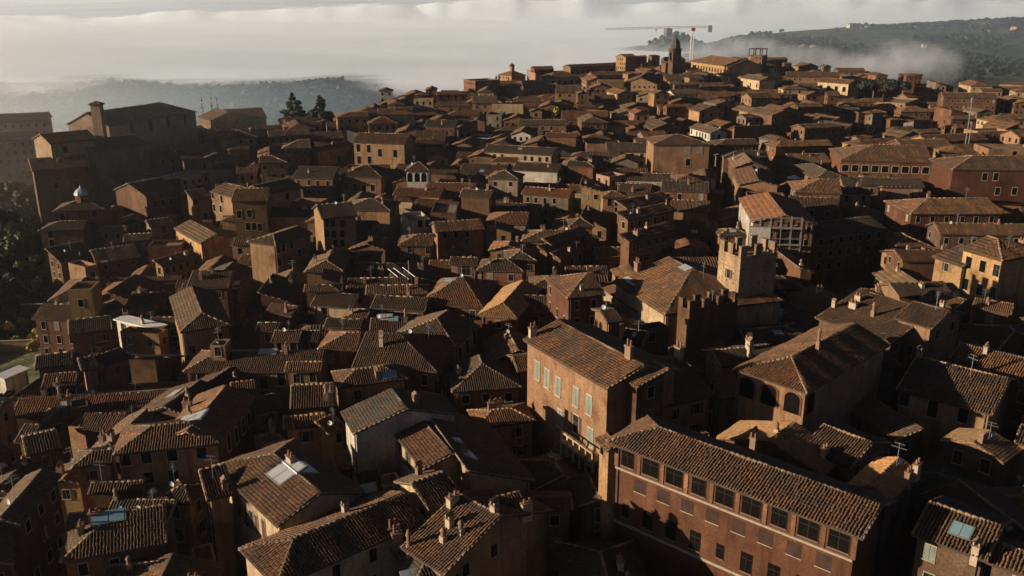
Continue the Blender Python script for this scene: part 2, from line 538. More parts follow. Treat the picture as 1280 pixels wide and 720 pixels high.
H('broad dark roof with stepped left slope and blue skylight, bottom left', (75, 704), (208, 679), (150, 642), 'ha', 9, 'brick', 2, sky=[((136, 648), 3.6, 1.8, 'b'), ((149, 630), .9, .6, 'b')], ch=[(101, 660), (118, 647)])
H('lean-to roof behind the broad dark roof, bottom left', (128, 652), (208, 655), (170, 626), 's', 9.6, 'brown', 2, ch=[(126, 619)])
H('thin strip of ribbed roof below the red-walled house', (110, 618), (178, 614), (147, 606), 'g', 8, 'brown', 0)
H('small hipped roof with tan wall right below the long red-walled house', (195, 626), (238, 631), (213, 606), 'h', 8, 'tan', 0)
H('shadowed roof cut by the bottom edge under the blue skylight roof', (128, 728), (200, 722), (165, 706), 'g', 7, 'brown', 1)
H('tiny sunlit tiled roof left of the cream hipped house', (247, 715), (270, 709), (257, 692), 's', 6, 'tan', 0)
H('steep ribbed roof over an orange wall left of the twin-skylight roof', (259, 626), (292, 618), (273, 583), 's', 11.2, 'orange', 0, k=.4, ch=[(282, 612)])
H('big gabled house with two pale skylights astride its ridge', (266, 583), (346, 659), (393, 610), 'ha', 11.5, 'cream', 0, sky=[((358, 590), 3.6, 3.8, 'w'), ((376, 586.5), 3.6, 3.0, 'w')], win=[(298, 631), (308, 646), (315, 650), (321, 655), (330, 661)], ww=(.9, 2.4), wst='brown')
H('large dark hipped roof with sunlit far ridge, cream wall at bottom edge', (345, 735), (533, 652), (451, 640), 'ha', 11, 'cream', 0)
H('small gabled house with cream gable between the two biggest dark roofs', (537, 639), (580, 622.5), (551, 592), 'g', 11.5, 'cream', 2, k=.4)
H('ribbed roof crowded with chimneys at the bottom centre', (501, 685), (555, 719), (604, 634), 'g', 10.5, 'tan', 0, ch=[(566, 632), (562, 658), (576, 668), (554, 677), (618, 641)], win=[(617, 668), (582, 712)], wside='r')
H('low tan wall house right of the chimney roof, bottom centre', (626, 652), (664, 642), (645, 631), 's', 11.8, 'tan', 1, ch=[(692, 634)], win=[(643, 657)])
H('long sunlit ridge roof right of the low tan wall, bottom centre', (600, 640), (716, 638), (655, 622), 'g', 8.5, 'tan', 1, k=.3)
H('half shadowed hipped roof at the bottom edge with one flat skylight', (515, 738), (575, 722), (475, 691), 'ha', 9, 'brown', 2, sky=[((513, 714), 2, 1.2, 'w')], ch=[(497, 690, 2.6), (492, 683, 2.6), (511, 684, 2.6)])
H('flat brown roof above a tall white end wall, bottom centre', (426, 516), (441.6, 543), (502, 503), 'g', 13.5, 'white', 2, k=.3, nowin=1, ch=[(520, 505)])
H('broad dark roof slope falling right from the long reddish roof, above a pale wall', (668, 601), (604, 524), (556, 548), 's', 10.2, 'cream', 2, k=.36, nowin=1)
H('long reddish roof running down from the white end wall, with green shutter', (488, 537), (528, 588), (548, 548), 'g', 12, 'cream', 1, k=.3, sky=[((572.5, 554), 2.2, 1.2, 'w'), ((600, 588), 4.2, 1.8, 'w')], win=[((499, 552)), (510, 572)], ww=(.9, 2.6), wst='green')
H('narrow ribbed lean-to in the courtyard below the white end wall', (420, 590), (445, 586), (431, 571), 's', 7, 'brown', 0)
H('cream walled roof terrace in the courtyard, bottom centre', (478, 609), (503, 604), (490, 594), 'f', 8, 'cream', 0)
H('pale ribbed courtyard roof next to the cream roof terrace', (450, 617), (480, 611), (463, 600), 's', 7.6, 'tan', 0, sky=[((461, 619), 2.4, 1.6, 'w')])
H('low brown courtyard roof with a square skylight', (454, 609), (500, 602), (472, 580), 's', 4.5, 'brown', 1, sky=[((473, 594), 2.4, 1.8, 'w')])
H('narrow house with orange wall and ribbed roof above the twin-skylight roof', (355, 537), (409, 531), (380, 520), 'g', 10, 'orange', 0, sun=1)
H('orange roof terrace with low parapet left of centre bottom', (331, 557), (357, 549), (345, 537), 'f', 9, 'orange', 0, ch=[(347, 543, 2.2)])
H('small ribbed roof beside the red street wall, lower left of centre', (319, 517), (352, 510), (338, 494), 's', 10, 'ochre', 0)
H('steeply pitched ribbed roof with dark chimneys at its right end', (363, 512), (418, 508), (392, 481), 'g', 11, 'tan', 0, k=.42, ch=[(408, 500, 2), (418, 503, 2)])
H('small yellow walled house left of the tall white end wall', (412, 545), (434, 535), (421, 522), 's', 9.5, 'ochre', 1, win=[(426, 546)])
H('hipped roof with turquoise skylight over a tan front wall', (422, 485.5), (510, 474), (465, 460), 'h', 12, 'tan', 0, sky=[((487, 470.5), 2.2, 1.5, 'b')], ch=[(472, 471)])
H('big ribbed roof with one chimney casting a long shadow, left of centre', (440, 459), (546, 465), (480, 417), 'hb', 12, 'brick', 0, ch=[(477, 433, 2.0)])
H('low ribbed roofs with grey skylights behind the long-shadow chimney roof', (462, 415), (510, 414), (480, 398), 'g', 11, 'brick', 0, sky=[((482, 397.5), 2.6, 1.8, 'w'), ((492, 400), 1.8, 1.4, 'b')], ch=[(507, 403, 2.0)])
H('dark roofed house with three tall windows in its red right wall', (569, 434), (600, 408), (545, 399), 'ha', 12, 'orange', 2, win=[(593, 423), (584, 433), (575, 442)], ww=(1.2, 2.4), wst='dark')
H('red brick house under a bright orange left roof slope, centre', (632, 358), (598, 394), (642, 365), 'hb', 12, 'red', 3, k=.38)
H('wide hipped roof with white skylight and red wall, centre', (526, 381), (604, 385), (562, 347), 'h', 11, 'red', 0, sky=[((566, 350), 4, 1.2, 'w')])
H('ribbed roof left of the wide hipped roof at centre', (463, 385), (531, 389), (500, 371), 'g', 11, 'brown', 0)
H('sunlit hip roof end left of centre above the chimney roof', (424, 401), (458, 402), (458, 387), 'ha', 10.5, 'tan', 0)
H('low ribbed roof with thin sunlit wall left of centre', (405, 409), (451, 410), (425, 399), 'g', 10.5, 'orange', 0)
H('red house with grey shutters and half shadowed roof', (397, 437), (446, 438), (425, 416), 'ha', 10.5, 'brick', 0, win=[(429, 447), (414, 449)], wst='pale')
H('very long low house with two skylights on the ridge, left of centre', (229, 465), (400, 465), (300, 440), 'ha', 10, 'tan', 0, sky=[((335, 441), 3, 1.4, 'w')], win=[(252, 474), (303, 477), (312, 480), (330, 478), (352, 474), (366, 472)], ww=(1.3, 2.2), wst='dark')
H('little orange gabled house at the right end of the very long house', (356, 465), (402, 464), (378, 453), 'g', 10.6, 'orange', 0, win=[(371, 473), (391, 472)])
H('little tan turret with pale flat top on the very long roof', (262, 432), (281, 432), (272, 429), 'f', 13.5, 'tan', 0, win=[(272, 436)])
H('tan house with three dark square windows under a ribbed roof', (339, 427.5), (374, 427.5), (356, 414), 'g', 10, 'tan', 0, win=[(346, 431.5), (357, 431.5), (368, 431.5)], ww=(1.2, 1.6), wst='dark')
H('shaded house joined right of the three-window tan house', (374.5, 428), (398, 428), (385, 414), 'g', 9.6, 'brown', 0, win=[(381, 433), (390, 433)])
H('ribbed roof in shade behind the three-window tan house', (319, 414), (347, 414), (333, 404), 'g', 9, 'dark', 0)
H('long house with sunlit roof edge and tan front along the dark street', (212, 372), (225, 416), (250, 385), 'hb', 12, 'tan', 2, win=[(240, 437), (275, 421)], wside='r')
H('brown house with pale lean-to roof in the shade, left of centre', (330, 392), (364, 396), (345, 381), 's', 9, 'brown', 0)
H('low cream house in front of a dark block, left of centre', (388, 382), (441, 386), (425, 367), 's', 10, 'cream', 0, win=[(406, 380)])
H('sunlit left roof slope above the dark street, left of the very long house', (266, 466), (226, 491), (264, 476), 'g', 9, 'brown', 0)
H('low ribbed roofs in front of the very long house', (243, 497), (278, 495), (262, 487), 'g', 9, 'brown', 0)
H('short ribbed roof right of the low roofs under the very long house', (290, 497), (321, 493), (306, 485), 's', 9, 'brown', 0)
# lower right
H('tall sunlit palace with pale shuttered windows at the centre', (654, 425), (758.5, 486.5), (758, 433), 'g', 19, 'orange', 0, cat='palace', name='palace', k=.3, win=[(697.7, 483), (720, 496), (736.5, 506), (672, 463), (684, 473), (700, 523), (738, 547), (720, 530), (738, 570)], ww=(1.2, 2.6), wst='pale', ch=[(666, 422, 1.8), (786, 450, 2.2)], stone=1)
H('ribbed annex roof joined to the near end of the sunlit palace', (777, 475), (796, 484.5), (818, 453), 's', 19.2, 'brown', 0, k=.2)
H('small belvedere with arched left wall on the ridge behind the palace', (759, 404), (779, 402), (753, 388.5), 'g', 19, 'orange', 0, name='belvedere', cat='belvedere', k=.25, arch=[(733, 399), (742, 405), (751, 411)])
H('church with broad brown roof and cream left wall', (766, 352), (831, 394), (857, 333), 'hb', 16, 'cream', 0, name='church', cat='church', k=.3, sky=[((857, 336), 3, 1.6, 'w'), ((785, 350), 2.4, 1, 'w'), ((788, 355), 3.4, .5, 'w')], ch=[(792, 338, 2.2)])
H('cream aisle with a lean-to roof along the left side of the church', (750, 359), (797, 391), (772, 357), 's', 13, 'cream', 0, name='church_aisle', cat='church aisle', k=.25, arch=[(766, 379), (776, 387), (785, 394)])
H('flat roofed dark block with one lit window right of the belvedere', (809, 413), (837, 409), (827, 404), 'f', 17, 'dark', 0, win=[(815, 421)])
H('low roof with ribbed shade between the belvedere and the flat block', (775, 428), (803, 432), (788, 412), 's', 17, 'brown', 0)
H('wide dark hipped roof with a sunlit far ridge right of the palace', (826, 510), (893, 495), (850, 447), 'ha', 14, 'tan', 0, k=.34, ch=[(861.7, 437, 2.0)])
H('steep ribbed roof below an orange wall right of the wide dark hipped roof', (888, 461), (896, 499), (918, 469), 's', 13, 'brown', 0, k=.25)
H('cluster roof with a dark pyramid and two chimneys behind the loggia house', (902, 459), (975, 452), (940, 434), 'g', 15, 'orange', 2, ch=[(937, 447, 2.4), (935, 437, 2.0)])
H('brick house with an open pillared loggia under its hipped roof', (916, 462), (1009, 492), (991, 447), 'ha', 18, 'orange', 0, k=.34, xl=24, loggia=[(938, 487), (962, 494), (987, 503)], ch=[(1022, 438, 2.6)])
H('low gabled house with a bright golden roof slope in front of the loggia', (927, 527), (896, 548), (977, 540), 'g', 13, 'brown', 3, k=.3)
H('ribbed roof right of the golden roof, with a dark square dormer', (1001, 561), (1063, 586), (1040, 535), 'g', 13.5, 'brown', 0, k=.34, ch=[(1016, 586)])
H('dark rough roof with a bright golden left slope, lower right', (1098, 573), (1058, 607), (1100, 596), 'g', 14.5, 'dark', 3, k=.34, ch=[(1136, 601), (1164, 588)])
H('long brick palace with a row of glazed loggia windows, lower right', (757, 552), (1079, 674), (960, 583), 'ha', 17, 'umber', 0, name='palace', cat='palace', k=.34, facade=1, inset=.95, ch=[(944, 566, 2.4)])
H('tall narrow cream house front with a tiny attic window at the centre', (743.5, 549), (758.5, 564), (757, 551), 'g', 16, 'tan', 0, k=.3, win=[(750.5, 560)], ww=(.9, .9), wst='dark')
H('ribbed roof with a small skylight between orange tile strips, bottom right', (1140, 668), (1233, 702), (1198, 640), 'g', 15.5, 'dark', 0, k=.32, sky=[((1201.6, 665), 2.0, 1.8, 'b')], ch=[(1208, 716)])
H('ribbed roof in the bottom right corner', (1233, 703), (1312, 731), (1268, 686), 'g', 15, 'dark', 0, k=.3)
H('very wide evenly ribbed roof over a tan wall, right of the loggia house', (1120, 487.5), (1240, 519), (1182, 455), 'g', 13, 'tan', 0, k=.34, win=[(1128, 494), (1166, 511), (1204, 518)], ww=(1.3, 2.4), wst='dark', ch=[(1100, 437, 1.6)])
H('rough shaded roof with a sunlit gutter edge in front of the very wide roof', (1046, 503), (1118, 551), (1096, 501), 's', 10.5, 'brown', 2, k=.25)
H('small golden roof slope deep in the shade, lower right', (1200, 536), (1176, 551), (1226, 548), 'g', 11, 'dark', 3, k=.3)
H('orange walled house cut by the right edge, lower right', (1268, 553), (1302, 562), (1290, 535), 'g', 12, 'tan', 1)
H('large ribbed roof with chimneys and a flat golden roof box, right', (1019, 397.5), (1115, 428), (1090, 367), 's', 15, 'dark', 0, k=.22, ch=[(1038, 384), (1066, 386), (1091, 396, 2), (1072, 377)])
H('flat golden roof box on the large ribbed roof with chimneys', (1083, 374), (1108, 375), (1098, 362), 's', 17, 'tan', 3, k=.12)
H('roof house with orange pilastered wall on the large ribbed roof', (1118, 398), (1165, 411), (1160, 382), 'g', 17, 'orange', 0, k=.3)
H('roof with a bright verge below the sunny ochre house, right', (1150, 374), (1194, 386), (1170, 365), 'g', 13, 'brown', 0, k=.3)
H('small ribbed roof below the sunny ochre house at right', (1215, 385), (1264, 393), (1240, 376), 's', 13, 'brown', 0, k=.3)
H('ribbed roof band behind the very wide ribbed roof, right edge', (1180, 460), (1300, 490), (1245, 440), 'g', 13.5, 'dark', 0, k=.32, ch=[(1232, 441)])
H('sunny ochre house with six dark windows, right', (1200, 311.5), (1253, 326.5), (1250, 300), 'hb', 20, 'ochre', 0, k=.26, win=[(1211, 328), (1228.5, 333), (1245.5, 338), (1207, 355), (1224.5, 362), (1241, 366)], ww=(1.3, 2.2), wst='dark')
H('lower wing left of the sunny ochre house', (1165, 321), (1203, 334), (1195, 305), 'g', 17, 'ochre', 0, k=.26, win=[(1183, 334)])
H('shaded house with vertical ribbed roof right of the sunny ochre house', (1254, 327), (1310, 325), (1285, 306), 'g', 18, 'brick', 0)
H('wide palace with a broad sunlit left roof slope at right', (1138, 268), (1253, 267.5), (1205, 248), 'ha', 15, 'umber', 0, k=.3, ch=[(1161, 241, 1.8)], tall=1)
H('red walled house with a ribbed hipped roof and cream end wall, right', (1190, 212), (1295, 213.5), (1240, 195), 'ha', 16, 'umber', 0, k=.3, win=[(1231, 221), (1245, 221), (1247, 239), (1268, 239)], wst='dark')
H('orange house block on the skyline of roofs at the right edge', (1236, 186), (1300, 187), (1265, 180), 'f', 17, 'orange', 0, win=[(1268, 193)])
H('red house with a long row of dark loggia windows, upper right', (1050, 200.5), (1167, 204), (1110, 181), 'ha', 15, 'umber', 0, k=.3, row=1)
H('hipped roof with golden left slope below the white parasol', (993, 240.5), (1053, 242.5), (1028, 224), 'ha', 16, 'dark', 0, k=.32)
H('white walled house wrapped in scaffolding under a rust-red roof', (923, 248.5), (940, 277.5), (976, 262), 'g', 17, 'brown', 1, k=.24, name='house')  # brown colour imitates the shaded walls; the sunlit white side is added below
H('orange house with a red tiled terrace behind the scaffolded white house', (915, 213), (922, 231), (945, 219), 'g', 16, 'orange', 1, k=.25)
H('block of ribbed roofs in shade right of the scaffolded white house', (985, 258), (1048, 262), (1015, 247), 'g', 14, 'dark', 0)
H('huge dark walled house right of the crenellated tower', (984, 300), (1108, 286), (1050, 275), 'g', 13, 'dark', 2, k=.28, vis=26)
H('long ribbed roof band at the right edge above the sunny ochre house', (1175, 293), (1300, 295), (1235, 280), 'g', 14, 'dark', 0)
H('bright orange house with a sunlit left wall and pale shutters, upper centre', (816, 181), (889, 181), (850, 168.5), 'h', 20, 'orange', 0, k=.25, win=[(860, 187), (875, 187), (860, 203)], wst='pale', tall=1)
H('topmost of the three stepped sunlit roofs right of centre', (784, 261), (841, 249), (812, 243), 's', 17, 'brown', 0, k=.3)
H('middle one of the three stepped sunlit roofs right of centre', (785, 276), (846, 263), (815, 257), 's', 16, 'brown', 0, k=.3, ch=[(798, 267), (833, 257)])
H('lowest of the three stepped sunlit roofs, with a tall red wall', (787, 303), (848, 286), (815, 283), 's', 15.5, 'brick', 0, k=.3, vis=9, ch=[(795, 295), (808, 286)])
H('small orange house left of the three stepped roofs', (752, 247), (784, 247), (766, 239), 'h', 16, 'orange', 0, win=[(762, 253), (771, 253), (771, 264)], wst='dark')
H('little grey box house with cream left wall above the small orange house', (762, 221), (783, 218), (770, 214), 'f', 18, 'pink', 0)
H('farthest of three overlapping sunlit roofs at the centre', (690, 307), (736, 291), (706, 290), 's', 12, 'brown', 0)
H('middle of three overlapping sunlit roofs at the centre', (684, 317), (729, 303), (704, 301), 's', 11, 'brown', 0)
H('nearest of three overlapping sunlit roofs, narrow and bright', (701, 325), (733, 313), (722, 309), 's', 10, 'brown', 1)
H('orange house with a small hipped roof above the three overlapping roofs', (711, 284), (743, 284), (728, 273), 'h', 13, 'orange', 0)
H('dark red house with vertical ribbed roof left of the belvedere', (655, 392), (709, 393), (688, 370), 'g', 11, 'red', 0)
H('tall red brick house with a lit left edge beside the belvedere', (709, 373.5), (757, 369), (730, 342), 'ha', 17, 'red', 0, k=.36)
H('ribbed roof behind the bright orange roof slope at the centre', (662, 362), (704, 362), (685, 345), 'ha', 11, 'brown', 0)
H('little pink house with one dark doorway, centre', (561, 331), (597, 332), (578, 322), 'g', 9, 'pink', 0, win=[(583, 337)], ww=(2.0, 2.6), wst='dark')
H('red house with a ribbed hipped roof right of the pink house', (596, 338), (655, 340), (630, 324), 'h', 11, 'red', 0)
H('orange walled house with two small lit windows, centre', (545, 291), (606, 287), (574, 276), 'g', 11, 'orange', 0, win=[(556, 290), (570, 290), (584, 292), (584, 301)], ww=(.9, 1.4))
H('brown house with sunlit roof edge left of the orange walled house', (498, 307), (541, 307), (520, 293), 'ha', 11, 'brown', 0, win=[(512, 310), (535, 313)])
H('white terraced house jumble above the orange walled house', (511, 276), (538, 274), (526, 264), 'f', 12, 'white', 0, win=[(525, 277), (535, 277)])
H('brown roof terrace right of the white terraced houses', (538, 266), (570, 266), (555, 252), 'f', 13, 'brown', 0)
H('loggia house with three white arches, upper centre', (506.5, 214), (537.5, 214), (522, 203), 'h', 16, 'white', 0, k=.5, arch=[(512.5, 221.5), (521.5, 221.5), (530, 221.5)])
H('wide eaved house with a row of dark windows left of the loggia arches', (423, 220.5), (477, 222), (450, 206), 'h', 14, 'brown', 0, win=[(433, 233), (444, 234), (455, 235), (466, 235)], wst='dark')
H('large tan palazzo with eight tall windows, upper centre', (440, 178), (506, 180), (480, 167), 'g', 18, 'tan', 0, win=[(448, 185), (461, 186), (475, 191), (494, 192), (449, 200), (462, 200)], wst='brown', ww=(1.5, 2.8))
H('small tan front house with sloping roof beside the large tan palazzo', (397, 190), (441, 180), (420, 180), 's', 13, 'tan', 0, win=[(424, 199)])
H('ochre house with a white end wall and hipped roof, left of centre', (345, 308), (391, 292), (349, 291), 'ha', 15, 'tan', 2, k=.3, win=[(347, 312), (354, 308), (364, 304), (348, 328), (374, 316), (379, 314)], ww=(1.0, 1.8), wst='dark')
H('low pink annex in front of the white end wall, left of centre', (296, 330), (340, 331), (318, 319), 'g', 8, 'pink', 0, win=[(324, 338)])
H('tan apartment house with many small windows, left of centre', (402, 274), (447, 270), (436, 253), 'g', 15, 'tan', 2, win=[(409, 279), (416, 279), (428, 279), (408, 292), (417, 293), (428, 292), (419, 304), (428, 304)], ww=(1.2, 1.9), wst='dark')
# left
H('church roof with octagonal lantern at the edge of the garden valley', (66, 265), (131, 262), (95, 251), 'h', 17, 'brown', 2, name='church', cat='church', win=[(78, 271), (118, 267)], wst='dark', k=.35)
H('lower storey of the lantern church with sunlit roof rim', (48, 289), (104, 287), (70, 277), 'ha', 14, 'brown', 2, win=[(63, 293), (65, 304), (84, 309), (93, 310)], wst='dark')
H('nave of the big basilica with a long dark roof, upper left', (136, 158), (246, 140), (175, 132), 'hb', 26, 'stone', 2, arch=[(165, 158), (188, 155), (210, 151), (231, 148)], name='basilica', cat='basilica', k=.45)
H('basilica front block with gable wall, upper left', (62, 180), (122, 174), (92, 164), 'g', 27, 'stone', 1, name='basilica', cat='basilica', k=.3, win=[(82, 187)], wst='dark')
H('basilica side chapel with dark roof below the nave', (118, 190), (186, 179), (150, 170), 's', 24, 'stone', 2, k=.3, name='chapel', cat='chapel')
H('hazy long low building on the left skyline', (-20, 154), (60, 151), (20, 142), 'g', 12, 'stone', 2, w=14)
H('tan long house on the skyline right of the basilica', (247, 146), (262, 151), (275, 137), 'g', 12, 'tan', 0)
H('row house on the skyline under the tall pines', (280, 150), (334, 147), (305, 136), 'g', 11, 'tan', 0)
H('tall brown house at the head of the dark street, left', (182, 246), (224, 238), (203, 222), 'g', 17, 'brown', 2, win=[(194, 255), (204, 254), (214, 252)])
H('house with a pink sloping roof and sunlit corner, left', (240, 250), (263, 247), (251, 236), 's', 14, 'tan', 1, win=[(242, 252), (257, 270)])
H('tall many-windowed house above the dark street, left', (289, 252), (334, 251), (310, 236), 'g', 19, 'brown', 0, win=[(299, 268), (312, 267), (310, 283), (318, 283), (325, 284)], wst='dark')
H('brown house with four shuttered windows, left', (262, 240), (289, 247), (278, 228), 'g', 15, 'tan', 2, win=[(264, 243), (277, 249), (265, 259), (276, 261)])
H('house with blue shutters right of the tall many-windowed house, left', (334, 244), (378, 234), (352, 225), 'g', 15, 'tan', 2, win=[(345, 248), (359, 245), (371, 245)], wst='pale')
H('ochre house with a lit gable wall and grey roof beside the dark street', (217, 286), (250, 305), (264, 289), 'g', 13, 'ochre', 2, win=[(220, 298), (230, 302), (239, 307)], wst='brown')
H('low ochre house in front of the lit gable wall, left', (203, 334), (250, 320), (222, 317), 's', 8, 'ochre', 2)
H('small house with half-lit eave at the bend of the dark street', (187, 284), (217, 280), (203, 273), 'g', 12, 'tan', 2, win=[(205, 287)])
H('cream topped terrace house among dark roofs, upper left', (237, 222), (268, 214), (246, 209), 'f', 14, 'cream', 0)
H('flat roofed house with lit parapet left of the cream topped terrace', (200, 226), (228, 222), (213, 215), 'f', 15, 'brown', 0)
H('house with a sunlit verge at the garden edge, left', (75, 328), (120, 318), (95, 303), 's', 12, 'brown', 2)
H('ochre corner house with one square window at the garden edge', (106, 334), (122, 330), (112, 322), 'f', 13, 'tan', 0, win=[(116, 345)], wst='pale')
H('dark roofed house behind the ochre corner house', (120, 330), (176, 322), (150, 308), 'g', 11, 'brown', 2, sky=[((132, 332), 2, 1, 'w')])
H('tall ochre tower house above the garden, left', (84, 362), (114, 361), (98, 352), 'f', 17, 'ochre', 0, win=[(101, 379)], wst='dark')
H('house with a sunlit roof beside the white terrace, left', (112, 398), (156, 383), (138, 378), 'g', 10, 'brown', 2)
H('white flat terrace roof in the shade beside the dark street', (141, 399), (194, 412), (165, 389), 's', 9, 'white', 0, k=.04, white=1, w=3)
H('dark roofed house above the white flat terrace', (155, 386), (192, 386), (172, 366), 'g', 10, 'dark', 2)
H('red-brown house with five small windows, left', (86, 419), (140, 412), (110, 398), 's', 10, 'brick', 2, win=[(123, 423), (129, 422), (135, 421), (119, 438), (128, 438)], ww=(1.1, 1.4))
H('low parapet house below the white flat terrace, left', (150, 414), (198, 418), (172, 406), 'f', 8, 'brown', 0, w=3)
H('house with three wide dark windows below a red roof, left edge', (52, 486), (94, 482), (70, 468), 's', 9, 'pink', 1, win=[(59, 493), (76, 491), (90, 489)], ww=(2.0, 1.8), wst='dark')
H('small roof with a tan gable front above the three-wide-window house', (44, 462), (90, 456), (65, 443), 'g', 11, 'brown', 2)
H('white roofed garden shed on the left edge', (5, 474), (38, 460), (30, 456), 's', 4, 'white', 0, k=.06, white=1)
H('rose walled little house among dark roofs, left', (102, 464), (122, 460), (112, 452), 's', 10, 'pink', 2)
H('long roof with a sunny eave below the rose walled house', (130, 460), (166, 446), (142, 444), 's', 9, 'brown', 2)
H('house with boxy brown dormer and white skylight, left', (55, 527), (90, 522), (92, 508), 'ha', 9, 'brown', 2, sky=[((101, 501), 2.6, 2, 'w')], ch=[(139, 498, 2)])
H('brown dormer box on the roof with white skylight, left', (88, 511), (110, 507), (97, 502), 'f', 10.5, 'brown', 0)
H('small house with an orange gable above the lower left gabled house', (18, 553), (38, 553), (30, 537), 's', 9, 'orange', 2)
H('roof stepping up beside the orange gable, lower left', (33, 570), (76, 560), (55, 541), 'g', 9, 'brown', 2)
H('low house with tiny orange turret in the shade, lower left', (85, 533), (105, 535), (95, 528), 'f', 9, 'orange', 0)
H('shaded roofs along the left edge above the gabled house', (-20, 585), (18, 566), (0, 553), 'g', 9, 'brown', 2)
# far town, skyline
H('long sunlit villa on the far hilltop with a row of tall windows', (861, 76.5), (911, 83.5), (902, 71), 'ha', 13, 'ochre', 0, name='villa', cat='villa', row=2, z=None)
H('square dark tower house with a rooftop frame right of the hilltop villa', (935, 69), (953, 69.5), (944, 66), 'f', 19, 'brown', 0, w=11)
H('long flat-topped house on the skyline left of the bell tower', (713, 84.5), (797, 80.5), (755, 79), 'g', 12, 'tan', 0, row=2)
H('sunlit cream house on the skyline, left of the long skyline house', (687, 97.5), (727, 96), (707, 90), 'h', 11, 'cream', 0, row=2)
H('small domed house with a lantern on the left end of the skyline', (639, 95), (658, 94), (648, 88), 'h', 14, 'tan', 0)
H('grey fronted house with three windows near the skyline', (654, 111), (693, 107), (668, 100), 'h', 11, 'grey', 2, row=2)
H('brick red house standing at the left end of the far skyline', (594, 101), (625, 99.5), (608, 97), 'f', 13, 'brick', 0, w=14)
H('broad gabled house with a tan gable near the skyline', (786, 99), (777, 105), (800, 97), 'g', 10, 'tan', 0)
H('tall cream house front in the dark middle of the far town', (757, 114), (771, 118), (775, 112), 'g', 13, 'cream', 0)
H('pale house with two windows below the hilltop villa', (925, 97), (949, 101), (930, 92), 'g', 12, 'cream', 2, win=[(938, 106), (946, 107)])
H('pale house left of the pale two-window house below the villa', (905, 97), (922, 95), (914, 90), 's', 12, 'cream', 2)
H('pale yellow house at the right end of the skyline', (960, 99), (979, 97), (970, 93), 'g', 13, 'ochre', 0, win=[(968, 104)])
H('long white fronted house with verandas, right skyline', (1021, 102), (1061, 105), (1040, 98), 'g', 11, 'cream', 0, row=2)
H('low dark roof left of the long white fronted house', (983, 96), (1050, 97), (1015, 90), 'g', 11, 'tan', 0)
H('red roofed farmhouse on the hill shoulder at the right edge', (1249, 105), (1285, 107), (1268, 98), 'h', 7, 'pink', 1, row=2, far=True, w=15)
H('house with a tan front among dark trees, far right', (1134, 122), (1168, 121), (1150, 117), 'g', 9, 'tan', 0)
H('sandy flat-topped house left of the tan front, far right', (1096, 127), (1132, 129), (1112, 121), 'f', 9, 'tan', 0)
H('small house with a white annex below the sandy flat top, far right', (1126, 140), (1165, 140), (1148, 133), 'h', 9, 'brown', 0)
H('square brick tower with battlements and one small window', (899, 312), (926, 322), (996, 324), 'f', 24, 'stone', 0, name='crenellated_tower', cat='tower', win=[(911, 342)], ww=(.9, 1.5), wst='dark', merlon=(1.25, 1.0, 1.9))
H('low dark wall house with a line of battlements below the brick tower', (862, 388), (922, 377), (900, 366), 'f', 18, 'brown', 0, w=3, name='crenellated_wall', cat='wall', merlon=(1.1, 1.1, 1.5))
H('square bell tower with a small cap beside the basilica roof', (110, 131), (125, 131), (118, 127), 'h', 36, 'stone', 1, name='bell_tower', cat='bell tower', k=.5)
H('stepped lower block in front of the basilica gable, upper left', (40, 214), (112, 208), (74, 196), 's', 20, 'brown', 2, k=.3, win=[(70, 232), (95, 230)], wst='dark')
H('hazy convent wing at the far left edge beside the basilica', (-20, 178), (44, 174), (12, 164), 'g', 18, 'stone', 2, w=14)
# ------------------------------------------------------------------ the rest of the town: houses between the measured ones
NHAND = len(HOUSES)

def raster(houses, nx=256, ny=144):
    """first-hit house index and depth seen from the camera"""
    V, Fc, own = [], [], []
    for hi, h in enumerate(houses):
        for P in h.bvh_polys():
            n = len(V); V += [tuple(p) for p in P]
            Fc.append(tuple(range(n, n + len(P)))); own.append(hi)
    bv = BVHTree.FromPolygons(V, Fc)
    idx = np.full((ny, nx), -1); dep = np.full((ny, nx), 1e9); global HITZ; HITZ = np.full((ny, nx), 0.0)
    o = Vector((0, 0, CZ))
    for j in range(ny):
        v = (j + .5) * 720 / ny
        for i in range(nx):
            d = ray((i + .5) * 1280 / nx, v)
            r = bv.ray_cast(o, Vector(d))
            if r[2] is not None:
                idx[j, i] = own[r[2]]; dep[j, i] = r[0].y; HITZ[j, i] = r[0].z
    return bv, own, idx, dep

_bv, _own, _idx, _dep = raster(HOUSES)
# only the roof and the upper wall of a measured house (down to its lowest measured window) must stay in view
for h in HOUSES:
    vis = 5.0 if h.d > 180 else 4.0
    wl = list(h.o.get('win', []) or []) + list(h.o.get('arch', []))
    if h.o.get('facade'): vis = 14
    elif wl and isinstance(wl[0], (list, tuple)):
        vis = max(vis, (max(w[1] for w in wl) - (h.pix[0][1] + h.pix[1][1]) / 2) * h.d / FPX * 1.1 + 1.8)
    h.vis = h.o.get('vis', vis)
for j in range(_idx.shape[0]):
    for i in range(_idx.shape[1]):
        if _idx[j, i] >= 0:
            hh_ = HOUSES[_idx[j, i]]
            if HITZ[j, i] < hh_.A[2] - hh_.vis: _dep[j, i] = 1e9
KEEP = [(893, 296, 984, 372, 160), (830, 42, 853, 92, 640), (858, 34, 870, 78, 700), (350, 114, 418, 146, 455), (1066, 96, 1140, 122, 590), (682, 130, 698, 148, 430), (148, 206, 212, 250, 338), (248, 120, 276, 136, 470), (184, 150, 262, 186, 360), (1200, 118, 1216, 160, 345), (1082, 150, 1094, 166, 430), (480, 332, 524, 349, 170), (984, 212, 1004, 224, 275)]
OCC = set()
